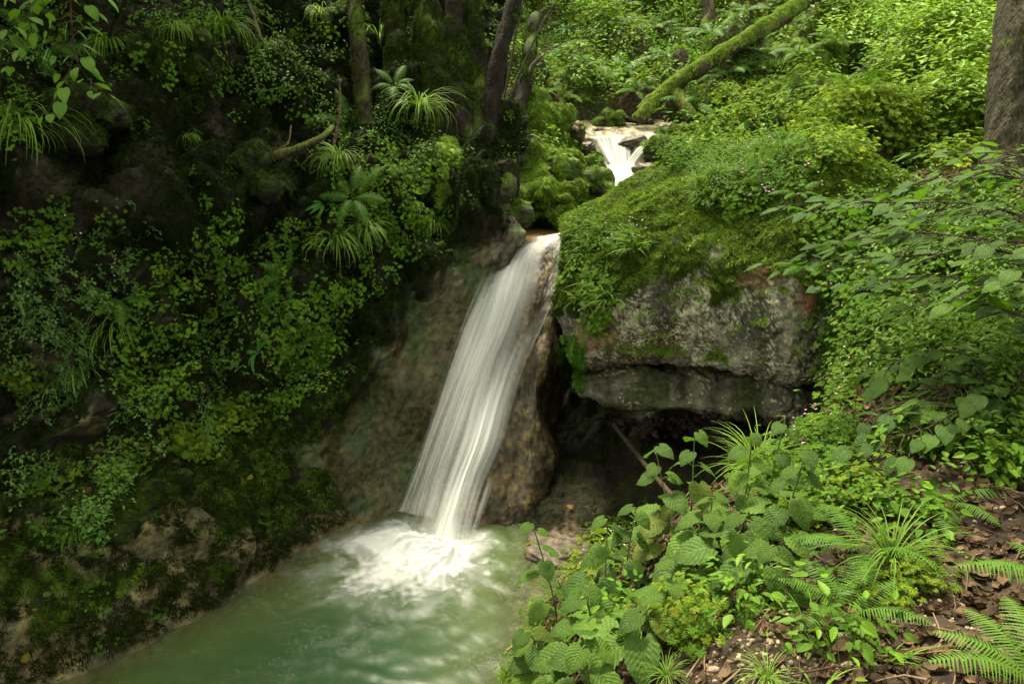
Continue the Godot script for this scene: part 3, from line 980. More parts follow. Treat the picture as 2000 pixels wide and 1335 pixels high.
func lobed_leaf(mb: MB, at: Vector3, dir: Vector3, up: Vector3, size: float, col: Color, lobes: int) -> void:
	var b := basis_to(dir, up)
	for k in lobes:
		var a := (float(k) / (lobes - 1) - 0.5) * 3.6
		var d := b.z * cos(a) + b.x * sin(a)
		var s := b.x * cos(a) - b.z * sin(a)
		var r := size * (1.0 - 0.18 * absf(a))
		var c := at - b.y * size * 0.1
		var p := at + d * r - b.y * r * 0.2
		var m1 := at + d * r * 0.55 + s * r * 0.24
		var m2 := at + d * r * 0.55 - s * r * 0.24
		mb.t3(c, m1, p, col); mb.t3(c, p, m2, col)
		var t1 := at + d * r * 0.8 + s * r * 0.36 - b.y * r * 0.15
		var t2 := at + d * r * 0.8 - s * r * 0.36 - b.y * r * 0.15
		mb.t3(at + d * r * 0.4, t1, at + d * r * 0.68, col)
		mb.t3(at + d * r * 0.4, at + d * r * 0.68, t2, col)

func thin_stem(mb: MB, a: Vector3, b: Vector3, w: float, col: Color) -> void:
	var s := (b - a).cross(Vector3(0.3, 0.1, 1)).normalized() * w
	mb.t3(a - s, a + s, b, col)
	var s2 := (b - a).cross(s).normalized() * w
	mb.t3(a - s2, a + s2, b, col)

func tone(a := 0.7, b := 1.2) -> Color:
	var t := rnd(a, b)
	return Color(t * rnd(0.85, 1.15), t, t * rnd(0.75, 1.1))

# y is out of the ground
func herb_mesh(leaves: int, spread: float, tall: float, size: float) -> ArrayMesh:
	var mb := MB.new()
	for k in leaves:
		var a := rnd(0, TAU)
		var r := spread * sqrt(rng.randf())
		var p := Vector3(cos(a) * r, tall * rnd(0.35, 1.0), sin(a) * r)
		thin_stem(mb, Vector3(cos(a), 0, sin(a)) * r * 0.25, p, 0.0012, Color(0.9, 0.7, 0.6))
		var out := Vector3(cos(a), rnd(-0.5, 0.2), sin(a))
		lobed_leaf(mb, p, out, Vector3(rnd(-0.4, 0.4), 1, rnd(-0.4, 0.4)), size * rnd(0.6, 1.15), tone(), 5)
	return mb.mesh(false)

func cover_mesh(leaves: int, spread: float, tall: float, size: float, wide := 0.62) -> ArrayMesh:
	var mb := MB.new()
	for k in leaves:
		var a := rnd(0, TAU)
		var r := spread * sqrt(rng.randf())
		var p := Vector3(cos(a) * r, tall * rnd(0.2, 1.0), sin(a) * r)
		thin_stem(mb, Vector3(cos(a), 0, sin(a)) * r * 0.3, p, 0.0015, Color(0.8, 0.75, 0.6))
		var ln := size * rnd(0.6, 1.2)
		small_leaf(mb, p, Vector3(cos(a + rnd(-0.9, 0.9)), rnd(-0.35, 0.25), sin(a + rnd(-0.9, 0.9))), Vector3(rnd(-0.45, 0.45), 1, rnd(-0.45, 0.45)), ln, ln * wide, tone())
	return mb.mesh(false)

# x along the wall, y out of it, z down it
func ivy_mesh() -> ArrayMesh:
	var mb := MB.new()
	var x := 0.0
	var prev := Vector3.ZERO
	for k in 15:
		x += rnd(-0.02, 0.02)
		var p := Vector3(x, rnd(0.01, 0.05), k * 0.03)
		thin_stem(mb, prev, p, 0.0015, Color(0.5, 0.4, 0.3))
		prev = p
		var q := p + Vector3(rnd(-0.05, 0.05), rnd(0.01, 0.04), rnd(-0.01, 0.03))
		lobed_leaf(mb, q, Vector3(rnd(-0.7, 0.7), rnd(-0.1, 0.3), 1), Vector3(rnd(-0.4, 0.4), 1, rnd(-0.8, 0.1)), rnd(0.022, 0.042), tone(0.7, 1.25), 3)
	return mb.mesh(false)

func moss_mesh(hang: float) -> ArrayMesh:
	var mb := MB.new()
	for k in 34:
		var a := rnd(0, TAU)
		var r := 0.035 * sqrt(rng.randf())
		var p := Vector3(cos(a) * r, 0, sin(a) * r)
		var tip := p + Vector3(rnd(-0.014, 0.014), rnd(0.008, 0.022), rnd(-0.01, 0.014) + hang * rnd(0.3, 1.0))
		var s := Vector3(rnd(-1, 1), rnd(-0.4, 0.4), rnd(-1, 1)).normalized() * rnd(0.0022, 0.0042)
		mb.t3(p - s, p + s, tip, tone(0.6, 1.35))
	return mb.mesh(false)

# a tussock; droop bends the blades over
func grass_mesh(blades: int, ln: float, wd: float, lean: float, droop: float, side := Vector3.ZERO, dry := 0.1) -> ArrayMesh:
	var mb := MB.new()
	for k in blades:
		var a := rnd(0, TAU)
		var out := (Vector3(cos(a), 0, sin(a)) + side).normalized()
		var l := ln * rnd(0.45, 1.1)
		var p := Vector3(cos(a), 0, sin(a)) * rnd(0, 0.05)
		var e := PI / 2 - lean * rnd(0.2, 1.0)
		var bend := droop * rnd(0.7, 1.3)
		var s := out.cross(Vector3.UP).normalized()
		var col := tone(0.65, 1.2)
		if rng.randf() < dry: col = Color(2.6, 1.1, 1.4) * rnd(0.7, 1.0)
		var prev := []
		var segs := 7
		for j in segs + 1:
			var t := float(j) / segs
			var w := wd * (1.0 - pow(t, 1.8)) * 0.5 + 0.0004
			var i0 := mb.vert(p - s * w, col)
			var mid := mb.vert(p - Vector3.UP * w * 0.25, col * 0.9)
			var i1 := mb.vert(p + s * w, col)
			if prev.size():
				mb.quad(prev[0], i0, mid, prev[1]); mb.quad(prev[1], mid, i1, prev[2])
			prev = [i0, mid, i1]
			p += (out * cos(e) + Vector3.UP * sin(e)) * l / segs
			e -= bend / segs
	return mb.mesh(true)

# along +z, rising and bowing over
func frond_mesh(ln: float, half: float, pairs: int, lobes: int, rise: float, bow: float, narrow: float) -> ArrayMesh:
	var mb := MB.new()
	var pts := []
	var p := Vector3.ZERO
	var e := rise
	var n := pairs + 6
	for k in n + 1:
		pts.append(p)
		p += Vector3(0, sin(e), cos(e)) * ln / n
		e -= bow / n
	for k in n:
		var w := lerpf(0.004, 0.0012, float(k) / n)
		var i := mb.vert(pts[k] + Vector3(-w, 0, 0), Color(1.3, 1.1, 0.8)); mb.vert(pts[k] + Vector3(w, 0, 0), Color(1.3, 1.1, 0.8))
		mb.vert(pts[k + 1] + Vector3(w * 0.8, 0, 0), Color(1.3, 1.1, 0.8)); mb.vert(pts[k + 1] + Vector3(-w * 0.8, 0, 0), Color(1.3, 1.1, 0.8))
		mb.quad(i, i + 3, i + 2, i + 1)
	for k in range(5, n):
		var t := float(k - 5) / (n - 5)
		var l := half * pow(sin(PI * clampf(lerpf(0.2, 1.0, t), 0, 1)), narrow) * (1.0 if t < 0.5 else 1.0)
		l = maxf(l, half * 0.05)
		var fwd: Vector3 = (pts[k + 1] - pts[k]).normalized()
		var up := fwd.cross(Vector3(1, 0, 0)) * -1.0
		if up.y < 0: up = -up
		for sgn in [-1.0, 1.0]:
			var d: Vector3 = (Vector3(sgn, 0, 0) + fwd * rnd(0.22, 0.4) - up * rnd(0.05, 0.22)).normalized()
			var col := tone(0.85, 1.12)
			var lw := ln / n * 0.5
			for q in lobes:
				var f0 := float(q) / lobes
				var f1 := float(q + 1) / lobes
				var a0: Vector3 = pts[k] + d * l * f0 - up * l * 0.15 * f0 * f0
				var a1: Vector3 = pts[k] + d * l * f1 - up * l * 0.15 * f1 * f1
				var w := lw * (1.0 - f0 * 0.85)
				var am := (a0 + a1) * 0.5
				var o1: Vector3 = am + (fwd * w + d * w * 0.35) + up * w * 0.08
				var o2: Vector3 = am + (-fwd * w + d * w * 0.35) + up * w * 0.08
				mb.t3(a0, a1, o1, col); mb.t3(a0, o2, a1, col)
				var w1 := lw * (1.0 - f1 * 0.85) * 0.62
				var i := mb.vert(a0 - fwd * w * 0.62, col); mb.vert(a0 + fwd * w * 0.62, col); mb.vert(a1 + fwd * w1, col); mb.vert(a1 - fwd * w1, col)
				mb.quad(i, i + 1, i + 2, i + 3)
	return mb.mesh(false)

# broad leaf along +z, upper side +y, petiole joint at the origin
func broad_leaf_mesh(ln: float, wd: float, heart: float, serr: float, fold: float, droop: float, seed_: float) -> ArrayMesh:
	var nl := 20
	var nw := 8
	var v := PackedVector3Array()
	var mb := MB.new()
	for j in nl + 1:
		var t := float(j) / nl
		var hw := wd * 0.5 * pow(maxf(sin(PI * pow(t * 0.96 + 0.04, 0.66 if heart > 0 else 0.8)), 0.0), 0.8)
		if t > 0.6: hw *= lerpf(1.0, 0.72, (t - 0.6) / 0.4)
		for i in nw + 1:
			var s := float(i) / nw * 2.0 - 1.0
			var edge := 1.0 + (serr * (0.5 if j % 2 == 0 else -0.5) if absf(s) > 0.99 else 0.0)
			var x := s * hw * edge
			var back := heart * ln * pow(absf(s), 1.6) * pow(1.0 - t, 3.0)
			var z := ln * t - back + serr * 0.3 * ln * absf(s) * (0.1 if j % 2 == 0 else 0.0)
			var y := fold * absf(s) * hw - fold * 0.7 * s * s * hw - droop * t * t * ln - droop * 0.25 * s * s * hw
			y += fb(Vector3(x * 14.0, seed_, z * 14.0), 1.0) * ln * 0.035
			y += sin((t - absf(s) * 0.42) * 8.0 * TAU) * ln * 0.008 * absf(s)
			var k := 1.0 + 0.12 * fb(Vector3(x * 30, seed_ + 5, z * 30), 1.0)
			mb.vert(Vector3(x, y, z), Color(k, k, k), Vector2(s * 0.5 + 0.5, t))
	for j in nl:
		for i in nw:
			var a := j * (nw + 1) + i
			mb.quad(a, a + nw + 1, a + nw + 2, a + 1)
	return mb.mesh(true)

func strap_mesh(ln: float, wd: float) -> ArrayMesh:
	var mb := MB.new()
	var e := rnd(0.8, 1.2)
	var p := Vector3.ZERO
	for j in 13:
		var t := float(j) / 12
		var w := wd * 0.5 * pow(sin(PI * clampf(t * 0.93 + 0.05, 0, 1)), 0.5)
		for s in [-1.0, 0.0, 1.0]:
			mb.vert(p + Vector3(s * w, absf(s) * w * 0.3 + sin(t * 26.0 + s) * 0.004 * absf(s), 0), Color.WHITE * (1.0 if s != 0 else 1.25), Vector2(s * 0.5 + 0.5, t))
		p += Vector3(0, sin(e), cos(e)) * ln / 12
		e -= 0.16
	for j in 12:
		for i in 2:
			var a := j * 3 + i
			mb.quad(a, a + 3, a + 4, a + 1)
	return mb.mesh(true)

func dead_leaf_mesh() -> ArrayMesh:
	var mb := MB.new()
	for k in 1:
		var l := 0.07
		for j in 6:
			var t := j / 5.0
			var w := 0.021 * sin(PI * (t * 0.92 + 0.04))
			for s in [-1.0, 0.0, 1.0]:
				mb.vert(Vector3(s * w, 0.008 + 0.012 * absf(s) * rnd(0.4, 1.4) + 0.02 * pow(t - 0.5, 2.0) * rnd(0, 3), (t - 0.5) * l), Color.WHITE * rnd(0.8, 1.1))
		for j in 5:
			for i in 2:
				var a := j * 3 + i
				mb.quad(a, a + 3, a + 4, a + 1)
	return mb.mesh(false)

func pebble_mesh(seed_: float) -> ArrayMesh:
	var mb := MB.new()
	var s := SphereMesh.new()
	s.radial_segments = 8
	s.rings = 4
	s.radius = 1.0
	s.height = 2.0
	var arr := s.get_mesh_arrays()
	for p in arr[Mesh.ARRAY_VERTEX]:
		var q: Vector3 = p * (1.0 + 0.22 * fb(p * 1.3 + Vector3(seed_, 0, 0), 1.0)) * Vector3(1.0, 0.62, 0.8)
		mb.vert(q, Color.WHITE)
	mb.ix = arr[Mesh.ARRAY_INDEX]
	return mb.mesh(true)

func tinted(base: String, col: Color) -> StandardMaterial3D:
	var key := "%s %s" % [base, col]
	if not mats.has(key):
		var m: StandardMaterial3D = mats[base].duplicate()
		m.albedo_color = lin(col.r, col.g, col.b)
		mats[key] = m
	return mats[key]

func make_shapes() -> void:
	mesh_of["herb"] = [herb_mesh(11, 0.11, 0.12, 0.034), herb_mesh(9, 0.1, 0.1, 0.034), herb_mesh(13, 0.13, 0.16, 0.03), herb_mesh(8, 0.09, 0.08, 0.038)]
	mesh_of["cover"] = [cover_mesh(16, 0.14, 0.14, 0.05), cover_mesh(14, 0.13, 0.1, 0.055), cover_mesh(20, 0.15, 0.22, 0.05, 0.5)]
	mesh_of["bush"] = [cover_mesh(46, 0.3, 0.5, 0.075, 0.55), cover_mesh(40, 0.34, 0.4, 0.085, 0.5)]
	mesh_of["blades"] = [grass_mesh(16, 0.2, 0.006, 0.7, 1.3), grass_mesh(14, 0.26, 0.007, 0.9, 1.5)]
	mesh_of["ivy"] = [ivy_mesh(), ivy_mesh(), ivy_mesh()]
	mesh_of["moss"] = [moss_mesh(0.008), moss_mesh(0.03)]
	mesh_of["twig"] = []
	for k in 3:
		var tw := MB.new()
		var pts := [Vector3(-0.06, 0.006, 0), Vector3(-0.02, 0.012, rnd(-0.01, 0.01)), Vector3(0.02, 0.01, rnd(-0.012, 0.012)), Vector3(0.065, 0.007, rnd(-0.01, 0.01))]
		tube_into(tw, pts, taper(4, 0.0028, 0.0014), 4, 0.1, Color.WHITE, -3.0)
		mesh_of["twig"].append(tw.mesh())
	mesh_of["pebble"] = [pebble_mesh(1.0), pebble_mesh(7.0), pebble_mesh(13.0)]
	mesh_of["litter"] = [dead_leaf_mesh(), dead_leaf_mesh(), dead_leaf_mesh()]
	var pet := MB.new()
	for k in 5:
		var a := TAU * k / 5
		var d := Vector3(cos(a), 0.15, sin(a))
		small_leaf(pet, Vector3.ZERO, d, Vector3.UP, 0.009, 0.007, Color.WHITE)
	mesh_of["flower"] = [pet.mesh(false)]
	mesh_of["tussock"] = [grass_mesh(95, 0.5, 0.008, 0.9, 1.7), grass_mesh(80, 0.45, 0.008, 1.1, 1.9), grass_mesh(110, 0.42, 0.007, 0.8, 1.5)]
	mesh_of["hanging"] = [grass_mesh(110, 0.46, 0.008, 0.8, 2.6, Vector3(0, 0, 0.7), 0.12), grass_mesh(90, 0.42, 0.008, 0.9, 2.9, Vector3(0, 0, 0.8), 0.16), grass_mesh(80, 0.36, 0.007, 1.0, 2.7, Vector3(0.2, 0, 0.6), 0.1)]
	mesh_of["frond"] = [frond_mesh(0.62, 0.115, 24, 7, 0.85, 1.25, 0.8), frond_mesh(0.55, 0.1, 22, 7, 1.0, 1.5, 0.9), frond_mesh(0.66, 0.12, 26, 7, 0.65, 1.05, 0.85)]
	mesh_of["heart"] = []
	for k in 4:
		mesh_of["heart"].append(broad_leaf_mesh(1.0, rnd(0.74, 0.86), 0.17, 0.09, 0.35, rnd(0.12, 0.35), k * 9.0))
	mesh_of["hazel"] = []
	for k in 4:
		mesh_of["hazel"].append(broad_leaf_mesh(1.0, rnd(0.66, 0.8), 0.06, 0.08, 0.3, rnd(0.05, 0.25), k * 7.0 + 50.0))
	mesh_of["strap"] = [strap_mesh(0.3, 0.042), strap_mesh(0.26, 0.036)]

# ---------- rocks, trees, timber ----------
func rock_thing(called: String, label: String, px: float, py: float, d: float, rad: Vector3, yaw: float, roll: float, kind: String, seed_: float, mat := "rock", group := "") -> void:
	var at := P(px, py, d)
	var b := Basis(Vector3.UP, deg_to_rad(yaw)) * Basis(Vector3(0, 0, 1), deg_to_rad(roll))
	var big := rad.length() > 0.55
	var o := inst(called, blob(at, rad, b, kind, seed_, 72 if big else 44, 48 if big else 30), mats[mat])
	tag(o, label, "rock", group)

func build_rocks() -> void:
	var g := "mossy rocks along the stream"
	rock_thing("mossy_rock", "broad mossy rock with pale ledges beside the hidden channel", 1062, 388, 9.25, Vector3(0.46, 0.27, 0.5), 15, -8, "mossrock", 2.0, "rock", g)
	rock_thing("mossy_rock", "long mossy rock sloping down to the foot of the small cascade", 1112, 352, 9.7, Vector3(0.62, 0.24, 0.5), 10, -30, "mossrock", 5.0, "rock", g)
	rock_thing("mossy_rock", "steep mossy rock rib between the tilted tree and the shallow stream", 1068, 250, 10.8, Vector3(0.52, 0.28, 0.5), 0, -46, "mossrock", 8.0, "rock", g)
	rock_thing("mossy_rock", "dark mossy rock at the foot of the tilted tree", 1004, 318, 9.5, Vector3(0.28, 0.22, 0.35), 20, -25, "mossrock", 11.0, "rock", g)
	rock_thing("mossy_rock", "rounded mossy boulder on the bank beside the small cascade", 1312, 302, 10.5, Vector3(0.37, 0.22, 0.34), -10, -4, "mossrock", 14.0, "rock", g)
	rock_thing("wet_rock", "wet brown rock that splits the small cascade in two", 1238, 283, 10.85, Vector3(0.22, 0.13, 0.24), 0, 6, "wetrock", 17.0, "wet_rock", "wet brown rocks")
	rock_thing("wet_rock", "wet brown rock under the mossy boulder by the cascade pool", 1272, 345, 10.1, Vector3(0.27, 0.16, 0.25), 30, -14, "wetrock", 20.0, "wet_rock", "wet brown rocks")
	rock_thing("mossy_rock", "small bright mossy stone standing in the shallow stream", 1190, 236, 12.0, Vector3(0.18, 0.13, 0.17), 0, 0, "mossrock", 23.0, "rock", g)
	rock_thing("mossy_rock", "mossy rock beside the lower end of the fallen log", 1332, 222, 12.1, Vector3(0.24, 0.2, 0.25), 40, -30, "mossrock", 26.0, "rock", g)
	rock_thing("mossy_rock", "flat mossy rock at the edge of the stream behind the boulder", 1335, 258, 11.2, Vector3(0.34, 0.13, 0.26), 0, 8, "mossrock", 29.0, "rock", g)
	rock_thing("pale_stone", "small yellowish stone at the stream edge below the log", 1304, 233, 12.1, Vector3(0.09, 0.06, 0.08), 0, 0, "wetrock", 32.0, "rock")
	rock_thing("dark_stone", "dark flat stone breaking the shallow stream surface", 1207, 259, 11.6, Vector3(0.13, 0.05, 0.1), 0, 0, "wetrock", 35.0, "wet_rock")
	rock_thing("wet_rock", "small wet stone in the shallows just above the cascade", 1168, 257, 11.6, Vector3(0.1, 0.06, 0.09), 20, 0, "wetrock", 81.0, "wet_rock", "wet brown rocks")
	rock_thing("wet_rock", "brown stone on the muddy side of the small cascade", 1146, 288, 10.9, Vector3(0.12, 0.08, 0.12), 50, 10, "wetrock", 84.0, "wet_rock", "wet brown rocks")
	rock_thing("wet_rock", "low wet stone at the far edge of the shallow stream", 1262, 240, 12.0, Vector3(0.12, 0.06, 0.1), 10, 0, "wetrock", 87.0, "wet_rock", "wet brown rocks")
	rock_thing("mossy_rock", "half mossy stone where the cascade drops beside the bank", 1158, 322, 10.4, Vector3(0.16, 0.12, 0.16), 0, -20, "mossrock", 90.0, "rock", g)
	rock_thing("mossy_rock", "mossy hump above the stream to the side of the big boulder", 1512, 216, 10.9, Vector3(0.36, 0.2, 0.32), 0, 0, "mossrock", 38.0, "rock", g)
	rock_thing("mossy_rock", "dark mossy block below the upright trunk on the slope", 1590, 150, 12.2, Vector3(0.5, 0.42, 0.45), 15, 0, "mossrock", 41.0, "rock", g)
	rock_thing("mossy_rock", "ochre mossy hump overhung by plants behind the big boulder", 1695, 280, 8.4, Vector3(0.6, 0.42, 0.55), 20, -12, "mossrock", 44.0, "rock", g)
	rock_thing("mossy_rock", "overgrown mossy bank rock near the foot of the large trunk", 1850, 270, 8.3, Vector3(0.62, 0.42, 0.6), -15, 0, "mossrock", 47.0, "rock", g)
	rock_thing("mossy_rock", "smooth mossy shoulder of rock above the lip of the waterfall", 915, 378, 8.35, Vector3(0.58, 0.3, 0.5), 15, -40, "mossrock", 50.0, "rock", g)
	rock_thing("wet_rock", "pale scoured rock beside the lip of the waterfall", 968, 478, 8.02, Vector3(0.34, 0.15, 0.34), 20, 42, "palerock", 77.0, "wet_rock", "wet brown rocks")
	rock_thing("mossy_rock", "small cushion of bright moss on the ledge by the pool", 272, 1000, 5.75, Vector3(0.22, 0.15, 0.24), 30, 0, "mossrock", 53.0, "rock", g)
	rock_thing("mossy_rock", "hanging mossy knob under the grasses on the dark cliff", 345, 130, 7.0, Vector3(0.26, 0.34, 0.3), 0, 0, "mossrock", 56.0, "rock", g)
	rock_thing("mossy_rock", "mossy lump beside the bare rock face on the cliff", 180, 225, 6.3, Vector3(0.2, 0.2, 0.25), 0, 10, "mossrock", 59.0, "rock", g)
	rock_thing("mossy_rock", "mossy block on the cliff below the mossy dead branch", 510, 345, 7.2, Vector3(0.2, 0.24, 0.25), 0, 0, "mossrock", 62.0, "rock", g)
	rock_thing("shore_rock", "tan rounded ledge at the pool edge under the leafy plants", 1108, 1076, 6.62, Vector3(0.36, 0.1, 0.3), 10, -4, "wetrock", 65.0, "wet_rock")
	rock_thing("mossy_rock", "mossy stone half buried in the pebbly path", 1375, 1265, 2.4, Vector3(0.055, 0.04, 0.05), 0, 0, "mossrock", 71.0, "rock", g)

func log_thing(called: String, label: String, cat: String, part: String, pts: Array, radii: Array, sides: int, lump: float, col: Color, moss: float, freq := 5.0, group := "", kind := "") -> Node3D:
	var o := thing(called, label, cat, Vector3.ZERO, group)
	var mb := MB.new()
	tube_into(mb, pts, radii, sides, lump, col, moss, freq, kind)
	inst(part, mb.mesh(), mats["bark"], o)
	return o

var crown_mesh: ArrayMesh

func crown(o: Node3D, blobs: Array) -> void:
	# leafy sprays through the crown's volume, out of view; placed and shaped to shade the ravine
	if crown_mesh == null:
		crown_mesh = cover_mesh(64, 0.5, 0.5, 0.15, 0.55)
	var tfs := []
	var cols := PackedColorArray()
	for q in blobs:
		var c: Vector3 = q[0]
		var r: Vector3 = q[1]
		for k in int(q[2]):
			var u := Vector3(rng.randfn(), rng.randfn(), rng.randfn()).normalized() * pow(rng.randf(), 0.4)
			var p := c + u * r
			tfs.append(Transform3D(Basis.from_euler(Vector3(rnd(-0.5, 0.5), rnd(0, TAU), rnd(-0.5, 0.5))).scaled(Vector3.ONE * rnd(1.0, 1.8)), p))
			var t := rnd(0.8, 1.2)
			cols.append(Color(0.05 * t, 0.115 * t, 0.016 * t))
	many("crown", crown_mesh, mats["leaf"], tfs, cols, o)

func log_line() -> Array:
	return [P(1246, 234, 11.6), P(1268, 212, 11.6), P(1300, 178, 11.75), P(1345, 146, 11.8), P(1405, 108, 11.95), P(1480, 62, 12.2), P(1560, 10, 12.7), P(1640, -50, 13.3)]

func build_trees() -> void:
	var bark := Color(0.085, 0.062, 0.042)
	var t1 := log_thing("beech_tree", "large bare tree trunk with mossy base beside the leafy bank", "tree", "trunk",
		smooth_path([P(1958, 420, 6.3), P(1968, 310, 6.35), P(1978, 150, 6.4), P(1995, -40, 6.5), P(2040, -500, 7.0), P(2120, -1100, 9.0)], 14), taper(71, 0.235, 0.14, 0.5), 40, 0.11, Color(0.07, 0.06, 0.035), 0.16, 9.0)
	crown(t1, [[Vector3(10.0, 12.5, -5.0), Vector3(4.5, 2.2, 4.5), 420], [Vector3(10.0, 7.5, -3.0), Vector3(3.0, 4.5, 6.5), 900]])  # low second blob added far off the trunk to block side light
	var t2 := log_thing("leaning_tree", "dark leaning tree with mossy side above the waterfall rocks", "tree", "trunk",
		smooth_path([P(938, 330, 9.1), P(955, 230, 9.15), P(975, 110, 9.2), P(1008, -10, 9.3), P(1060, -250, 9.6), P(1080, -800, 11.0)], 14), taper(71, 0.135, 0.08, 0.6), 20, 0.18, bark * 0.25, 0.16, 6.0, "", "stem")
	crown(t2, [[Vector3(-6.5, 11.5, -10.0), Vector3(3.6, 1.8, 3.0), 460]])
	var t3 := log_thing("mossy_tree", "slim mossy tree standing on the dark cliff", "tree", "trunk",
		smooth_path([P(716, 250, 8.5), P(708, 180, 8.55), P(700, 90, 8.6), P(690, -20, 8.7), P(680, -300, 9.0), P(690, -900, 10.5)], 12), taper(61, 0.1, 0.07), 22, 0.22, bark * 0.6, 0.24, 6.0, "", "stem")
	crown(t3, [[Vector3(-7.2, 10.2, -6.8), Vector3(4.4, 1.8, 4.0), 620]])
	var t4 := log_thing("cliff_tree", "stout trunk base at the brink of the dark cliff", "tree", "trunk",
		smooth_path([P(252, 62, 7.5), P(250, 10, 7.5), P(248, -60, 7.6), P(240, -400, 8.0), P(230, -900, 9.0)], 12), taper(49, 0.16, 0.11), 18, 0.2, Color(0.13, 0.11, 0.08), 0.2, 6.0)
	crown(t4, [[Vector3(-6.4, 8.8, -2.4), Vector3(4.6, 1.8, 4.5), 760]])  # dense, low crown set over the cliff to keep it shaded
	var t5 := log_thing("slope_tree", "brown upright trunk behind the fallen log", "tree", "trunk",
		smooth_path([P(1582, 95, 13.6), P(1592, 40, 13.7), P(1606, -30, 13.8), P(1630, -300, 14.5), P(1640, -700, 16.0)], 12), taper(49, 0.19, 0.12), 18, 0.18, Color(0.12, 0.085, 0.055), 0.05, 5.0)
	crown(t5, [[Vector3(10.0, 17.0, -24.0), Vector3(4.0, 2.0, 3.5), 200]])
	var t6 := log_thing("slope_tree", "mossy crooked stem at the top of the fern slope", "tree", "trunk",
		smooth_path([P(1378, 60, 15.0), P(1386, 20, 15.1), P(1376, -40, 15.2), P(1390, -300, 16.0)], 10), taper(31, 0.13, 0.09), 14, 0.3, bark, 0.5, 5.0)
	crown(t6, [[Vector3(-5.0, 17.0, -24.0), Vector3(5.0, 2.0, 3.0), 200]])
	var t7 := log_thing("beech_tree", "added tree out of view behind the camera, blocking frontal light", "tree", "trunk",
		smooth_path([Vector3(1.5, 1.6, 8.0), Vector3(1.55, 5.0, 8.1), Vector3(1.4, 12.0, 8.3)], 10), taper(21, 0.24, 0.15), 20, 0.14, Color(0.15, 0.12, 0.085), 0.0, 6.0)
	crown(t7, [[Vector3(0.5, 7.5, 8.0), Vector3(8.5, 5.0, 2.5), 1300]])  # unseen tree added behind the camera to block frontal light
	# moss-clad roots that hang like pillars on the cliff
	var roots := [
		[[845, 330, 8.9], [848, 200, 9.0], [838, 60, 9.1], [830, -60, 9.3], 0.17, "thick mossy root pillar nearest the slim mossy tree"],
		[[888, 345, 8.9], [893, 220, 9.05], [884, 80, 9.2], [880, -60, 9.4], 0.15, "mossy root pillar with hanging beards on the cliff"],
		[[925, 350, 9.1], [934, 240, 9.2], [925, 110, 9.35], [915, -50, 9.5], 0.14, "mossy root pillar just behind the leaning tree"],
		[[1010, 330, 9.6], [1004, 250, 9.9], [1026, 150, 10.3], [1046, 30, 10.9], 0.1, "mossy root buttress in front of the bright slope"],
		[[780, 260, 8.9], [778, 140, 9.1], [770, 30, 9.3], [765, -60, 9.5], 0.13, "mossy root pillar between two grass tussocks on the cliff"],
	]
	for q in roots:
		var pts := []
		for k in 4: pts.append(P(q[k][0], q[k][1], q[k][2]))
		log_thing("mossy_root", q[5], "root", "bark", smooth_path(pts, 16), taper(49, q[4] * 1.3, q[4] * 0.8), 28, 0.4, Color(0.022, 0.017, 0.01), 0.2, 4.0, "mossy roots hanging on the cliff", "root")
	# the fallen log
	var lg := log_thing("fallen_log", "long fallen log thickly covered in yellow-green moss on the slope", "log", "trunk",
		smooth_path(log_line(), 12), taper(85, 0.1, 0.145), 28, 0.22, Color(0.12, 0.09, 0.06), 0.62, 4.0, "", "log")
	var br := MB.new()
	tube_into(br, smooth_path([P(1290, 190, 11.75), P(1270, 192, 11.7), P(1246, 215, 11.6)], 8), taper(17, 0.08, 0.05), 12, 0.3, Color(0.15, 0.11, 0.075), 0.7)
	tube_into(br, smooth_path([P(1310, 175, 11.8), P(1336, 205, 11.6), P(1352, 235, 11.5)], 8), taper(17, 0.12, 0.09), 14, 0.3, Color(0.15, 0.11, 0.075), 0.6)
	inst("broken_limb", br.mesh(), mats["bark"], lg)
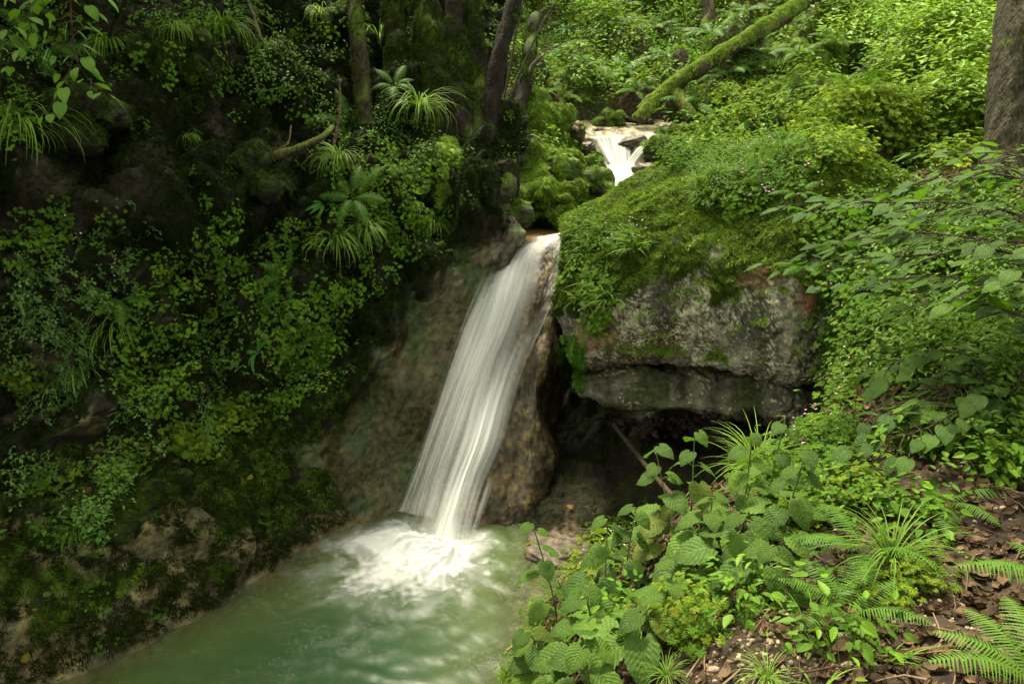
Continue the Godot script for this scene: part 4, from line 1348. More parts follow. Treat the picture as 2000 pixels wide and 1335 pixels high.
	var sticks := [
		["fallen_branch", "short mossy log lying above the stream on the slope", [[1255, 150, 13.4], [1275, 138, 13.5], [1300, 128, 13.6]], 0.07, 0.055, 0.6, Color(0.12, 0.09, 0.06)],
		["fallen_branch", "mossy branch propped on the short log above the stream", [[1262, 152, 13.2], [1300, 150, 13.3], [1345, 146, 13.3]], 0.045, 0.035, 0.6, Color(0.1, 0.075, 0.05)],
		["fallen_branch", "pale bare branch lying among herbs left of the mossy stone", [[1074, 187, 12.6], [1110, 190, 12.7], [1140, 186, 12.8], [1165, 176, 13.0]], 0.035, 0.02, -0.2, Color(0.3, 0.23, 0.15)],
		["fallen_branch", "dark stick lying at the stream edge below the log", [[1200, 228, 12.1], [1225, 233, 12.0], [1248, 238, 11.9]], 0.05, 0.035, -0.3, Color(0.04, 0.03, 0.022)],
		["fallen_branch", "thin mossy branch crossing the herbs above the stream", [[1060, 160, 13.3], [1110, 162, 13.5], [1150, 156, 13.8]], 0.025, 0.018, 0.5, Color(0.1, 0.08, 0.04)],
		["fallen_branch", "long thin stick leaning down into the dark hollow", [[1200, 828, 7.2], [1235, 875, 6.6], [1275, 925, 5.9], [1322, 976, 5.0]], 0.022, 0.02, -0.3, Color(0.09, 0.062, 0.04)],
		["fallen_branch", "mossy dead branch lying on the cliff ledge", [[535, 306, 7.15], [580, 290, 7.2], [625, 270, 7.3], [650, 248, 7.5]], 0.05, 0.03, 0.5, Color(0.08, 0.06, 0.04)],
		["dead_twig", "bare brown twig standing on the cliff beside the slim tree", [[652, 282, 7.9], [662, 230, 7.95], [664, 180, 8.0], [660, 148, 8.0]], 0.018, 0.01, -0.4, Color(0.14, 0.095, 0.06)],
		["dead_twig", "curved dry twig on the leaf litter of the cliff ledge", [[470, 292, 7.6], [520, 292, 7.5], [560, 282, 7.5], [568, 245, 7.7]], 0.012, 0.007, -0.5, Color(0.14, 0.1, 0.07)],
		["dead_twig", "bare stick leaning on the upper cliff", [[484, 0, 8.6], [498, 40, 8.4], [510, 78, 8.2]], 0.02, 0.014, -0.5, Color(0.15, 0.11, 0.08)],
		["dead_twig", "thin stick slanting across the cliff grasses", [[350, 15, 7.8], [375, 45, 7.6], [402, 72, 7.5]], 0.012, 0.009, -0.5, Color(0.13, 0.1, 0.07)],
		["dead_twig", "dark snapped stump of a branch before the bright slope", [[1032, 170, 10.2], [1040, 130, 10.2], [1058, 110, 10.3]], 0.05, 0.02, -0.1, Color(0.06, 0.045, 0.03)],
		["dead_twig", "broken stick lodged in the crack above the waterfall lip", [[992, 370, 8.4], [998, 350, 8.5], [1002, 342, 8.5]], 0.02, 0.015, -0.5, Color(0.2, 0.13, 0.09)],
		["sapling", "thin dark sapling curving up past the leaning tree", [[985, 190, 9.6], [1000, 110, 9.7], [1012, 40, 9.8], [1040, -60, 10.0]], 0.016, 0.01, -0.2, Color(0.05, 0.045, 0.03)],
		["sapling", "thin arching sapling stem before the fern slope", [[992, 205, 9.8], [1020, 130, 9.9], [1048, 70, 10.0], [1075, 20, 10.1], [1110, -30, 10.2]], 0.014, 0.008, -0.2, Color(0.05, 0.045, 0.03)],
		["sapling", "dark slanting stem in the bushes behind the mossy bank", [[1745, 128, 10.8], [1762, 85, 10.8], [1778, 55, 10.9]], 0.035, 0.025, -0.2, Color(0.06, 0.05, 0.035)],
		["sapling", "slim upright stem in the bushes behind the mossy bank", [[1725, 130, 10.9], [1728, 90, 10.9], [1732, 50, 11.0]], 0.02, 0.013, -0.2, Color(0.06, 0.05, 0.035)],
		["dead_twig", "pale dry twig lying by the pool below the leafy plants", [[990, 1270, 3.1], [1010, 1255, 3.1], [1030, 1244, 3.15]], 0.006, 0.004, -0.5, Color(0.35, 0.27, 0.17)],
		["dead_twig", "dark stick lying across the pebbly path", [[1520, 1335, 2.1], [1590, 1312, 2.15], [1650, 1292, 2.2]], 0.008, 0.005, -0.5, Color(0.07, 0.05, 0.035)],
		["dead_twig", "small upright stub at the foot of the mossy ledge", [[50, 1165, 5.3], [52, 1195, 5.25], [60, 1225, 5.2]], 0.012, 0.014, -0.5, Color(0.16, 0.12, 0.08)],
	]
	for q in sticks:
		var pts := []
		for a in q[2]: pts.append(P(a[0], a[1], a[2]))
		pts = smooth_path(pts, 8)
		var mb := MB.new()
		tube_into(mb, pts, taper(pts.size(), q[3], q[4]), 10, 0.25, q[6], q[5], 6.0)
		tag(inst(q[0], mb.mesh(), mats["bark"]), q[1], "branch" if q[0] != "sapling" else "sapling")

# ---------- planting ----------
func up_basis(n: Vector3, f: float) -> Basis:
	var y := (n * (1.0 - f) + Vector3.UP * f).normalized()
	var x := y.cross(Vector3(rnd(-1, 1), rnd(-0.3, 0.3), rnd(-1, 1))).normalized()
	return Basis(x, y, x.cross(y))

func wall_basis(n: Vector3) -> Basis:
	# z down the wall, y out of it
	var z := (Vector3.DOWN - n * Vector3.DOWN.dot(n))
	if z.length() < 0.2: z = Vector3(n.x, -0.2, n.z)
	z = (z.normalized() + n.cross(Vector3.UP) * rnd(-0.5, 0.5)).normalized()
	var x := n.cross(z).normalized()
	return Basis(x, z.cross(x), z)

func hang_basis(n: Vector3) -> Basis:
	var z := Vector3(n.x, 0, n.z)
	if z.length() < 0.15: z = Vector3(0.4, 0, 1)
	z = z.normalized()
	var y := (Vector3.UP + n * 0.3).normalized()
	var x := y.cross(z).normalized()
	return Basis(x, y, x.cross(y))

class Plot:
	var tfs := {}
	var cols := {}
	func put(k: int, t: Transform3D, c: Color) -> void:
		if not tfs.has(k):
			tfs[k] = []
			cols[k] = PackedColorArray()
		tfs[k].append(t)
		cols[k].append(c)

func grow(called: String, label: String, cat: String, shape: String, plot: Plot, mat: String) -> void:
	var root: Node3D = null
	if plot.tfs.size() == 0: return
	root = Node3D.new()
	root.name = numbered(called)
	add_child(root, true)
	tag(root, label, cat, "", "stuff")
	for k in plot.tfs:
		many("foliage", mesh_of[shape][k], mats[mat], plot.tfs[k], plot.cols[k], root)

func hue(a: Color, b: Color) -> Color:
	var c := a.lerp(b, rng.randf()) * rnd(0.8, 1.2)
	c.a = 1
	return c

# discs: px, py, rx, ry, count
func discs(plot: Plot, shape: String, list: Array, lo: float, hi: float, a: Color, b: Color, lean: float, wall := false, lift := 0.0) -> void:
	var n: int = mesh_of[shape].size()
	for q in list:
		for k in int(q[4]):
			var ang := rnd(0, TAU)
			var r := sqrt(rng.randf()) * rnd(0.6, 1.15)
			var px: float = q[0] + cos(ang) * r * q[2]
			var py: float = q[1] + sin(ang) * r * q[3]
			var h := hit(px, py)
			if h < 0: continue
			var p := exact(px, py, h)
			if p.y < 0.06: continue
			var bs := wall_basis(zn[h]) if wall else up_basis(zn[h], lean)
			plot.put(rng.randi() % n, Transform3D(bs.scaled(Vector3.ONE * rnd(lo, hi)), p + zn[h] * lift), hue(a, b))

func near_log(p: Vector3) -> bool:
	var q := proj(p)
	if q.x < 1225 or q.x > 1640 or q.y > 260: return false
	var l := log_line()
	for k in l.size() - 1:
		if Geometry3D.get_closest_point_to_segment(p, l[k], l[k + 1]).distance_to(p) < 0.5: return true
		if Geometry3D.get_closest_point_to_segment(p, l[k] + Vector3(0, -0.5, 0.8), l[k + 1] + Vector3(0, -0.5, 0.8)).distance_to(p) < 0.45: return true
	return false

# plants over a whole surface where the noise and the slope let them grow
func over(plot: Plot, shape: String, kind: String, per: float, lo: float, hi: float, a: Color, b: Color, lean: float, thr: float, freq: float, mode := 0) -> void:
	var n: int = mesh_of[shape].size()
	for s in surfs:
		if s.kind != kind: continue
		var v: PackedVector3Array = s.v
		var nn: PackedVector3Array = s.n
		var nu: int = s.nu
		var nv: int = s.nv
		for j in nv - 1:
			for i in nu - 1:
				var k := j * nu + i
				var area := (v[k + 1] - v[k]).cross(v[k + nu] - v[k]).length()
				var want := area * per
				var c := int(want)
				if rng.randf() < want - c: c += 1
				if c == 0: continue
				if v[k].y < 0.05: continue
				if kind == "cliff" and polished(v[k]) > 0.35: continue
				var g := fb(v[k], freq) + fb(v[k], freq * 3.0) * 0.5
				if mode == 1: g = mossy(v[k], nn[k].y, 0.0) - 0.5
				if mode == 2: g += nn[k].y * 0.8 - 0.3
				if mode == 4 and (v[k].x < 1.7 - v[k].z * 0.24 or v[k].z > 1.5): continue
				if mode == 5:
					g = mossy(v[k], nn[k].y, 0.0) - 0.5
					if v[k].y > 1.0 + fb(v[k], 1.5) * 0.5 or v[k].y < 0.16: continue
					var pc := paint(kind, v[k], nn[k])
					if pc.g < pc.r * 1.08: continue
				if g < thr: continue
				for m in mini(c, 12):
					var p := v[k] + (v[k + 1] - v[k]) * rng.randf() + (v[k + nu] - v[k]) * rng.randf()
					if kind == "slope" and absf(p.x - stream_mid(p.z)) < stream_half(p.z) + 0.05 and p.z > -13.0: continue
					if kind == "slope" and shape != "moss" and near_log(p): continue
					var bs := wall_basis(nn[k]) if mode == 1 or mode == 3 or mode == 5 else up_basis(nn[k], lean)
					var col := hue(a, b)
					if kind == "mossrock" and p.x < -0.8: col = col * 0.28  # cliff-side shade put into the tuft colour
					plot.put(rng.randi() % n, Transform3D(bs.scaled(Vector3.ONE * rnd(lo, hi)), p), col)

const G_DEEP := Color(0.043, 0.1, 0.011)
const G_MID := Color(0.064, 0.145, 0.013)
const G_FRESH := Color(0.115, 0.215, 0.016)
const G_YELLOW := Color(0.19, 0.26, 0.018)
const G_BLUE := Color(0.05, 0.12, 0.05)

func plant_cover() -> void:
	var M1 := Color(0.04, 0.06, 0.008)
	var M2 := Color(0.085, 0.142, 0.013)
	# moss
	var pl := Plot.new()
	over(pl, "moss", "cliff", 420.0, 0.8, 1.9, M1 * 0.22, M2 * 0.22, 0.0, 0.1, 1.0, 1)  # wall tufts tinted dark to stand for shade
	over(pl, "moss", "cliff", 900.0, 0.5, 1.2, M1 * 1.1, M2 * 1.25, 0.0, -0.05, 1.0, 5)
	grow("cliff_moss", "moss hanging over the cliff, its colour darkened for shade on the wall", "moss", "moss", pl, "tuft")
	pl = Plot.new()
	for s in surfs:
		if s.kind != "boulder": continue
		var v: PackedVector3Array = s.v
		var nn: PackedVector3Array = s.n
		for k in range(0, v.size()):
			if rng.randf() > 0.26 or v[k].y < 1.5: continue
			var col := paint("boulder", v[k], nn[k])
			if col.g > col.r * 1.2:
				pl.put(rng.randi() % 2, Transform3D(wall_basis(nn[k]).scaled(Vector3.ONE * rnd(0.7, 1.5)), v[k]), hue(M1, M2) * lerpf(0.6, 1.9, ss(0.25, 0.65, nn[k].y)))  # top light painted in: crest tufts brighter, face tufts darker
	discs(pl, "moss", [[1115, 695, 32, 42, 260], [1128, 735, 22, 28, 120]], 0.6, 1.3, Color(0.03, 0.085, 0.008), Color(0.07, 0.16, 0.014), 0.0, true, 0.01)
	grow("boulder_moss", "moss bearding the crest and shoulders of the overhanging boulder", "moss", "moss", pl, "tuft")
	pl = Plot.new()
	over(pl, "moss", "mossrock", 620.0, 0.6, 1.4, M1 * 2.2, M2 * 2.2, 0.0, 0.05, 1.0, 1)
	over(pl, "moss", "log", 900.0, 0.5, 1.1, M1 * 4.5, M2 * 2.6, 0.0, -0.25, 1.0, 1)
	over(pl, "moss", "root", 500.0, 0.7, 1.8, M1 * 0.6, M2 * 0.6, 0.0, -0.2, 1.0, 0)
	over(pl, "moss", "stem", 400.0, 0.5, 1.1, M1 * 0.9, M2 * 0.8, 0.0, 0.1, 0.9, 0)
	over(pl, "moss", "slope", 60.0, 0.9, 2.2, M1 * 1.2, M2 * 1.3, 0.0, 0.0, 0.8, 0)
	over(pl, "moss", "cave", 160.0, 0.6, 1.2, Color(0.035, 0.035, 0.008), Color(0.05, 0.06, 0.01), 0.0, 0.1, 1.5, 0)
	grow("rock_moss", "moss on the stream rocks and the slope", "moss", "moss", pl, "tuft")
	# litter and pebbles
	pl = Plot.new()
	over(pl, "litter", "bank", 560.0, 0.22, 1.0, Color(0.026, 0.018, 0.011), Color(0.13, 0.083, 0.048), 0.0, -0.7, 1.5)
	over(pl, "litter", "cliff", 14.0, 0.35, 0.8, Color(0.08, 0.045, 0.022), Color(0.19, 0.12, 0.07), 0.0, 0.3, 1.1, 2)
	over(pl, "litter", "slope", 12.0, 0.8, 1.5, Color(0.1, 0.06, 0.03), Color(0.2, 0.13, 0.07), 0.0, 0.0, 1.1, 0)
	grow("leaf_litter", "dry brown leaves lying on the path and ledges", "leaf litter", "litter", pl, "dry")
	pl = Plot.new()
	over(pl, "twig", "bank", 130.0, 0.5, 1.6, Color(0.05, 0.034, 0.022), Color(0.2, 0.14, 0.09), 0.0, -0.6, 1.5)
	grow("twigs", "fine dry twigs among the leaf litter", "twigs", "twig", pl, "dry")
	pl = Plot.new()
	over(pl, "pebble", "bank", 420.0, 0.003, 0.01, Color(0.14, 0.09, 0.05), Color(0.36, 0.28, 0.18), 0.0, -0.25, 1.3)
	over(pl, "pebble", "bank", 200.0, 0.003, 0.011, Color(0.1, 0.06, 0.04), Color(0.26, 0.15, 0.09), 0.0, -0.6, 1.3)
	discs(pl, "pebble", [[1500, 1250, 210, 100, 420], [1700, 1180, 160, 100, 160], [1600, 1020, 120, 50, 90]], 0.0025, 0.0105, Color(0.16, 0.1, 0.055), Color(0.42, 0.34, 0.22), 0.0)
	discs(pl, "pebble", [[1370, 835, 170, 22, 700]], 0.02, 0.05, Color(0.03, 0.022, 0.015), Color(0.065, 0.046, 0.03), 0.0)  # pebbles darkened for the shade of the hollow
	discs(pl, "pebble", [[1128, 246, 16, 7, 16], [1300, 243, 20, 6, 12]], 0.02, 0.05, Color(0.22, 0.16, 0.1), Color(0.4, 0.32, 0.2), 0.0)
	grow("pebbles", "small pale stones strewn on the path and stream bed", "pebbles", "pebble", pl, "rock")
	# herbs of the dark side
	pl = Plot.new()
	discs(pl, "herb", [[600, 660, 60, 80, 60], [800, 320, 70, 60, 40], [760, 440, 80, 60, 40], [300, 700, 120, 90, 60], [480, 560, 80, 80, 50], [590, 690, 80, 95, 117], [660, 580, 55, 38, 49], [545, 785, 40, 30, 27], [330, 560, 100, 80, 30], [430, 500, 60, 60, 19], [300, 760, 100, 75, 39],
		[400, 650, 80, 80, 26], [560, 480, 80, 60, 35], [690, 330, 90, 60, 35], [800, 330, 75, 75, 48], [760, 470, 95, 60, 37], [830, 405, 60, 55, 26], [100, 60, 110, 70, 26],
		[520, 150, 190, 90, 39], [320, 100, 120, 80, 17], [640, 60, 130, 60, 26], [30, 230, 40, 60, 26], [60, 480, 80, 60, 26], [130, 450, 120, 60, 22], [740, 550, 25, 30, 10],
		[400, 430, 60, 40, 10], [700, 430, 60, 40, 19], [880, 130, 60, 100, 17], [1010, 150, 40, 90, 17], [960, 60, 30, 60, 12]], 0.55, 1.2, G_DEEP * 1.35, G_FRESH * 1.2, 0.35)
	discs(pl, "herb", [[380, 865, 70, 32, 55], [440, 815, 70, 30, 37], [60, 960, 60, 30, 7], [130, 940, 60, 40, 8], [250, 900, 90, 40, 17], [35, 750, 35, 40, 17]], 0.6, 1.2, G_MID, G_YELLOW * 0.9, 0.4)
	over(pl, "herb", "cliff", 7.0, 0.5, 1.0, G_DEEP, G_MID, 0.4, 0.36, 0.9, 0)
	grow("cliff_herbs", "fine leaved herbs clinging to the dark cliff", "herbs", "herb", pl, "leaf")
	pl = Plot.new()
	discs(pl, "ivy", [[60, 540, 75, 110, 46], [130, 640, 90, 110, 38], [90, 740, 80, 60, 20], [220, 480, 60, 90, 18], [230, 820, 40, 60, 12], [60, 890, 70, 22, 14], [350, 740, 90, 90, 22], [440, 620, 80, 80, 14]], 0.9, 1.5, Color(0.065, 0.135, 0.036), Color(0.13, 0.23, 0.06), 0.0, true)
	over(pl, "ivy", "cliff", 1.6, 0.7, 1.2, Color(0.04, 0.09, 0.03), G_MID, 0.0, 0.1, 0.7, 3)
	grow("ivy", "ivy trailing over the cliff above the pool", "ivy", "ivy", pl, "leaf")
	pl = Plot.new()
	discs(pl, "cover", [[225, 930, 28, 50, 26], [185, 1020, 30, 45, 28], [300, 790, 30, 30, 8], [110, 780, 40, 30, 8], [720, 240, 120, 60, 60], [560, 140, 120, 60, 40], [50, 110, 80, 60, 30], [400, 30, 200, 40, 50]], 0.45, 0.85, G_MID, Color(0.13, 0.24, 0.06), 0.4)
	over(pl, "cover", "cliff", 5.0, 0.5, 1.0, G_DEEP, G_MID, 0.6, 0.35, 0.6, 2)
	grow("cliff_ground_cover", "round leaved creepers on the cliff ledges", "ground cover", "cover", pl, "leaf")
	# the bright slope
	pl = Plot.new()
	over(pl, "cover", "slope", 20.0, 0.7, 1.9, G_MID, G_FRESH * 1.15, 0.6, -0.2, 0.5)
	over(pl, "herb", "slope", 18.0, 1.0, 1.8, G_MID, G_YELLOW, 0.6, 5.0, 0.5)
	grow("slope_ground_cover", "dense leafy herbs covering the forest slope", "ground cover", "cover", pl, "leaf")
	pl = Plot.new()
	over(pl, "herb", "slope", 20.0, 0.9, 2.0, G_MID, G_YELLOW * 1.2, 0.5, -0.05, 0.9)
	discs(pl, "herb", [[1750, 225, 200, 55, 420], [1640, 300, 60, 34, 60], [1880, 170, 80, 60, 160], [1440, 200, 80, 46, 110], [1400, 262, 50, 36, 60], [1830, 290, 110, 50, 120], [1560, 235, 60, 25, 60]], 0.8, 1.8, G_MID * 1.1, G_YELLOW * 1.35, 0.5)
	grow("slope_herbs", "fine leaved bright herbs on the slope and mossy bank", "herbs", "herb", pl, "leaf")
	pl = Plot.new()
	over(pl, "blades", "slope", 7.0, 0.8, 1.5, G_MID, G_FRESH, 0.8, 0.0, 0.7)
	discs(pl, "blades", [[1500, 150, 80, 60, 120], [1480, 325, 120, 55, 160], [1385, 350, 50, 40, 60], [1150, 470, 45, 40, 14], [1240, 470, 30, 20, 10], [1170, 570, 40, 40, 10]], 0.6, 1.2, G_MID, G_FRESH, 0.5)
	over(pl, "blades", "bank", 4.0, 0.5, 1.0, G_MID, G_FRESH, 0.8, 0.1, 1.0)
	grow("grass", "short grass among the herbs", "grass", "blades", pl, "leaf")
	pl = Plot.new()
	discs(pl, "bush", [[1700, 60, 110, 50, 60], [1850, 60, 90, 80, 70], [1780, 150, 130, 40, 40], [1900, 230, 60, 40, 26], [1620, 40, 40, 30, 12], [1150, 30, 60, 30, 14], [1350, 20, 80, 20, 16]], 0.7, 1.3, G_FRESH, Color(0.22, 0.36, 0.05), 0.8)
	over(pl, "bush", "slope", 1.1, 0.8, 1.5, G_MID, G_FRESH, 0.8, 0.0, 0.4)
	grow("undergrowth", "leafy undergrowth on the upper slope", "undergrowth", "bush", pl, "leaf")
	# herbs on the boulder and on the path side
	pl = Plot.new()
	discs(pl, "herb", [[1140, 455, 40, 38, 26], [1170, 570, 48, 45, 26], [1120, 520, 25, 50, 14], [1215, 470, 45, 30, 12], [1480, 325, 130, 55, 100], [1570, 300, 90, 40, 60], [1440, 400, 60, 30, 30], [1310, 300, 30, 20, 20], [1370, 310, 60, 40, 60], [1160, 640, 30, 30, 20]], 0.6, 1.15, G_MID, G_FRESH, 0.4)
	discs(pl, "herb", [[1640, 480, 55, 60, 50], [1650, 570, 50, 60, 54], [1660, 660, 50, 60, 60], [1640, 745, 45, 50, 56], [1632, 870, 50, 44, 46], [1560, 920, 60, 40, 50], [1500, 960, 40, 30, 26], [1700, 560, 60, 60, 36], [1720, 620, 60, 40, 36]], 0.6, 1.4, G_MID, G_FRESH, 0.55)
	discs(pl, "herb", [[1210, 1050, 60, 28, 40], [1150, 1110, 70, 40, 44], [1060, 1240, 40, 80, 40], [1400, 1120, 100, 60, 40], [1330, 1200, 60, 60, 30], [1560, 1010, 80, 40, 60], [1650, 960, 80, 40, 60], [1350, 1210, 50, 40, 20], [1780, 1140, 100, 60, 16], [1010, 1310, 30, 40, 20]], 0.45, 0.9, G_MID, G_YELLOW * 0.9, 0.6)
	over(pl, "herb", "bank", 7.0, 0.45, 0.95, G_DEEP, G_FRESH, 0.6, 0.32, 0.9)
	grow("bank_herbs", "feathery pink flowered herbs on the boulder and the path bank", "herbs", "herb", pl, "leaf")
	pl = Plot.new()
	discs(pl, "cover", [[1800, 460, 190, 110, 260], [1930, 470, 80, 110, 200], [1960, 600, 60, 60, 80], [1850, 640, 150, 70, 110], [1950, 720, 80, 120, 130], [1760, 720, 80, 60, 50], [1860, 860, 120, 40, 60], [1960, 900, 60, 50, 50], [1620, 950, 60, 40, 20], [1460, 1180, 100, 40, 8], [1760, 1010, 100, 40, 16], [1600, 1270, 160, 40, 8], [1220, 1230, 60, 60, 24]], 0.5, 1.0, G_DEEP * 1.2, G_FRESH, 0.6)
	over(pl, "cover", "bank", 5.0, 0.4, 0.9, G_DEEP, G_FRESH, 0.7, 0.4, 0.7)
	over(pl, "cover", "bank", 16.0, 0.5, 1.1, G_DEEP, G_FRESH, 0.7, -0.1, 0.6, 4)
	grow("bank_ground_cover", "mixed seedlings and creepers on the path bank", "ground cover", "cover", pl, "leaf")
	pl = Plot.new()
	discs(pl, "flower", [[1650, 640, 60, 180, 90], [1600, 850, 60, 60, 40], [1480, 340, 130, 70, 60], [1220, 450, 50, 30, 16], [1700, 540, 70, 80, 26], [1200, 1080, 90, 60, 26], [590, 690, 80, 90, 36], [430, 500, 120, 80, 20], [150, 520, 140, 120, 24], [800, 360, 80, 80, 24], [1315, 290, 40, 20, 16], [1800, 240, 100, 50, 20]], 0.7, 1.2, Color(0.5, 0.2, 0.42), Color(0.7, 0.42, 0.62), 0.3, false, 0.11)
	grow("pink_flowers", "tiny pink flowers of the feathery herbs", "flowers", "flower", pl, "leaf")

func rooted(px: float, py: float) -> Array:
	var h := hit(px, py)
	if h < 0: return [P(px, py, 5.0), Vector3.UP]
	return [exact(px, py, h), zn[h]]

func small_things() -> void:
	for q in [[45, 1288, "yellow fallen leaf on the tan rock at the pool's near corner", 0.055], [492, 930, "yellow fallen leaf on the dark mossy ledge", 0.045], [1118, 992, "orange fallen leaf on the floor of the hollow", 0.05], [180, 955, "brown curled leaf on the mossy ledge by the grass tuft", 0.05], [1556, 1026, "yellow leaf among the broad leaves by the path", 0.035], [85, 1158, "pale green leaf dropped on the mossy ledge", 0.04]]:
		var at := rooted(q[0], q[1])
		var col := Color(0.5, 0.36, 0.03) if q[2].begins_with("yellow") else (Color(0.45, 0.2, 0.03) if q[2].begins_with("orange") else (Color(0.2, 0.1, 0.05) if q[2].begins_with("brown") else Color(0.3, 0.34, 0.1)))
		tag(inst("fallen_leaf", mesh_of["hazel"][0], tinted("broad_leaf", col), null, Transform3D((up_basis(at[1], 0.1)).scaled(Vector3.ONE * q[3] * 1.3), at[0] + at[1] * 0.02)), q[2], "leaf", "fallen leaves")
	var k := 0
	for q in [[1432, 1178, 0.024, "white jagged stone between the broad leaves and the path"], [1510, 1290, 0.018, "pale flat stone in the middle of the pebbly patch"], [1395, 1310, 0.022, "pinkish stone at the lower edge of the pebbly patch"], [1555, 1215, 0.02, "tan stone under the tip of the path fern"], [1790, 1255, 0.018, "pale stone between the two bright ferns"], [1880, 790, 0.03, "bluish grey stone on the litter under the young hazel"], [1960, 745, 0.04, "grey lump of stone at the top of the litter path"], [1660, 1300, 0.02, "brown stone near the dark stick on the path"], [1600, 1050, 0.02, "small pale stone beside the low fern"]]:
		var at := rooted(q[0], q[1])
		var col := Color(0.42, 0.37, 0.28) if k % 3 == 0 else (Color(0.36, 0.28, 0.18) if k % 3 == 1 else Color(0.3, 0.2, 0.14))
		tag(inst("stone", mesh_of["pebble"][k % 3], tinted("rock", col), null, Transform3D(up_basis(at[1], 0.0).scaled(Vector3(q[2], q[2] * 0.8, q[2] * 0.75)), at[0] + at[1] * q[2] * 0.2)), q[3], "stone", "stones on the path")
		k += 1

func tussocks() -> void:
	# px, py, size, hangs, label
	var list := [
		[25, 262, 1.15, true, "straw tinged tussock hanging at the edge of the bare rock face"],
		[215, 92, 1.0, true, "wide grass tussock drooping over the bare rock face"],
		[345, 62, 0.6, true, "small dry tipped grass tuft above the mossy knob"],
		[436, 66, 1.0, true, "thick hanging tussock between the stout trunk and the bare stick"],
		[525, 96, 0.65, true, "small grass tuft under the leaning bare stick"],
		[630, 28, 0.85, true, "grass tussock near the top beside the slim mossy tree"],
		[742, 88, 1.15, true, "large grass tussock drooping beside the slim mossy tree"],
		[800, -5, 0.9, true, "tussock hanging from the top between the root pillars"],
		[905, -5, 0.9, true, "tussock hanging over the root pillar behind the leaning tree"],
		[815, 215, 1.05, true, "bright tussock on the crest below the root pillars"],
		[668, 318, 0.9, true, "dark tussock below the bare brown twig"],
		[655, 470, 1.0, true, "tall tussock hanging over the herb patch beside the fall"],
		[720, 455, 0.75, true, "tussock beside the tall one over the herb patch"],
		[845, 440, 0.75, true, "tussock hanging near the lip of the waterfall"],
		[780, 335, 0.7, true, "tuft of grass in the herbs of the mossy crest"],
		[240, 655, 1.0, true, "tussock with straw coloured blades above another on the ivy cliff"],
		[165, 735, 0.95, true, "sprawling tussock over the ivy near the pool"],
		[362, 268, 0.4, true, "tiny grass tuft on the dark rock face"],
		[183, 1030, 0.45, true, "fine pale grass tuft on the mossy ledge by the pool"],
		[1880, 665, 0.8, false, "upright glossy tussock on the path bank under the hazel leaves"],
		[1490, 935, 0.95, false, "tall arching tussock at the mouth of the dark hollow"],
		[1735, 1110, 0.62, false, "long bladed tussock beside the fern on the path"],
		[1500, 1335, 0.28, false, "low grass tuft at the edge of the pebbly path"],
		[1575, 175, 0.9, false, "grass crown on the dark mossy block below the upright trunk"],
		[1510, 135, 0.8, false, "grass tussock under the fallen log"],
		[1640, 165, 0.8, false, "grass tussock right of the dark mossy block"],
		[1420, 185, 0.7, false, "grass tussock on the slope below the middle of the log"],
		[1000, 1330, 0.35, false, "low grass at the pool edge under the leafy plants"],
		[1310, 1330, 0.25, false, "short grass tuft below the broad leaves by the path"],
	]
	for i in list.size():
		var q: Array = list[i]
		var at: Array = rooted(q[0], q[1])
		var set: Array = mesh_of["hanging" if q[3] else "tussock"]
		var b := hang_basis(at[1]) if q[3] else up_basis(at[1], 0.8)
		b = b * Basis(Vector3.UP, rnd(-0.3, 0.3))
		var o := inst("grass_tussock", set[i % set.size()], tinted("leaf", Color(0.11, 0.21, 0.026).lerp(Color(0.17, 0.28, 0.04), rng.randf())), null, Transform3D(b.scaled(Vector3.ONE * q[2] * (1.45 if q[3] else 1.0)), at[0] + at[1] * 0.02))
		tag(o, q[4], "grass", "grass tussocks")

func fern(label: String, px: float, py: float, size: float, count: int, lean: float, spread := TAU, turn := 0.0, fresh := 0.5, group := "ferns") -> void:
	var at: Array = rooted(px, py)
	var o := thing("fern", label, "fern", at[0], group)
	var m := tinted("leaf", Color(0.055, 0.13, 0.018).lerp(Color(0.095, 0.19, 0.024), fresh))
	var ub := up_basis(at[1], lean)
	var y := ub.y
	var x := y.cross(Vector3(0, 0, 1)).normalized()
	var base := Basis(x, y, x.cross(y))
	for k in count:
		var a := turn + (float(k) / count - 0.5) * spread + rnd(-0.2, 0.2)
		var s := size * rnd(0.75, 1.1)
		inst("frond", mesh_of["frond"][rng.randi() % 3], m, o, Transform3D((base * Basis(Vector3.UP, a) * Basis(Vector3(1, 0, 0), rnd(-0.15, 0.25))).scaled(Vector3.ONE * s), Vector3.ZERO))

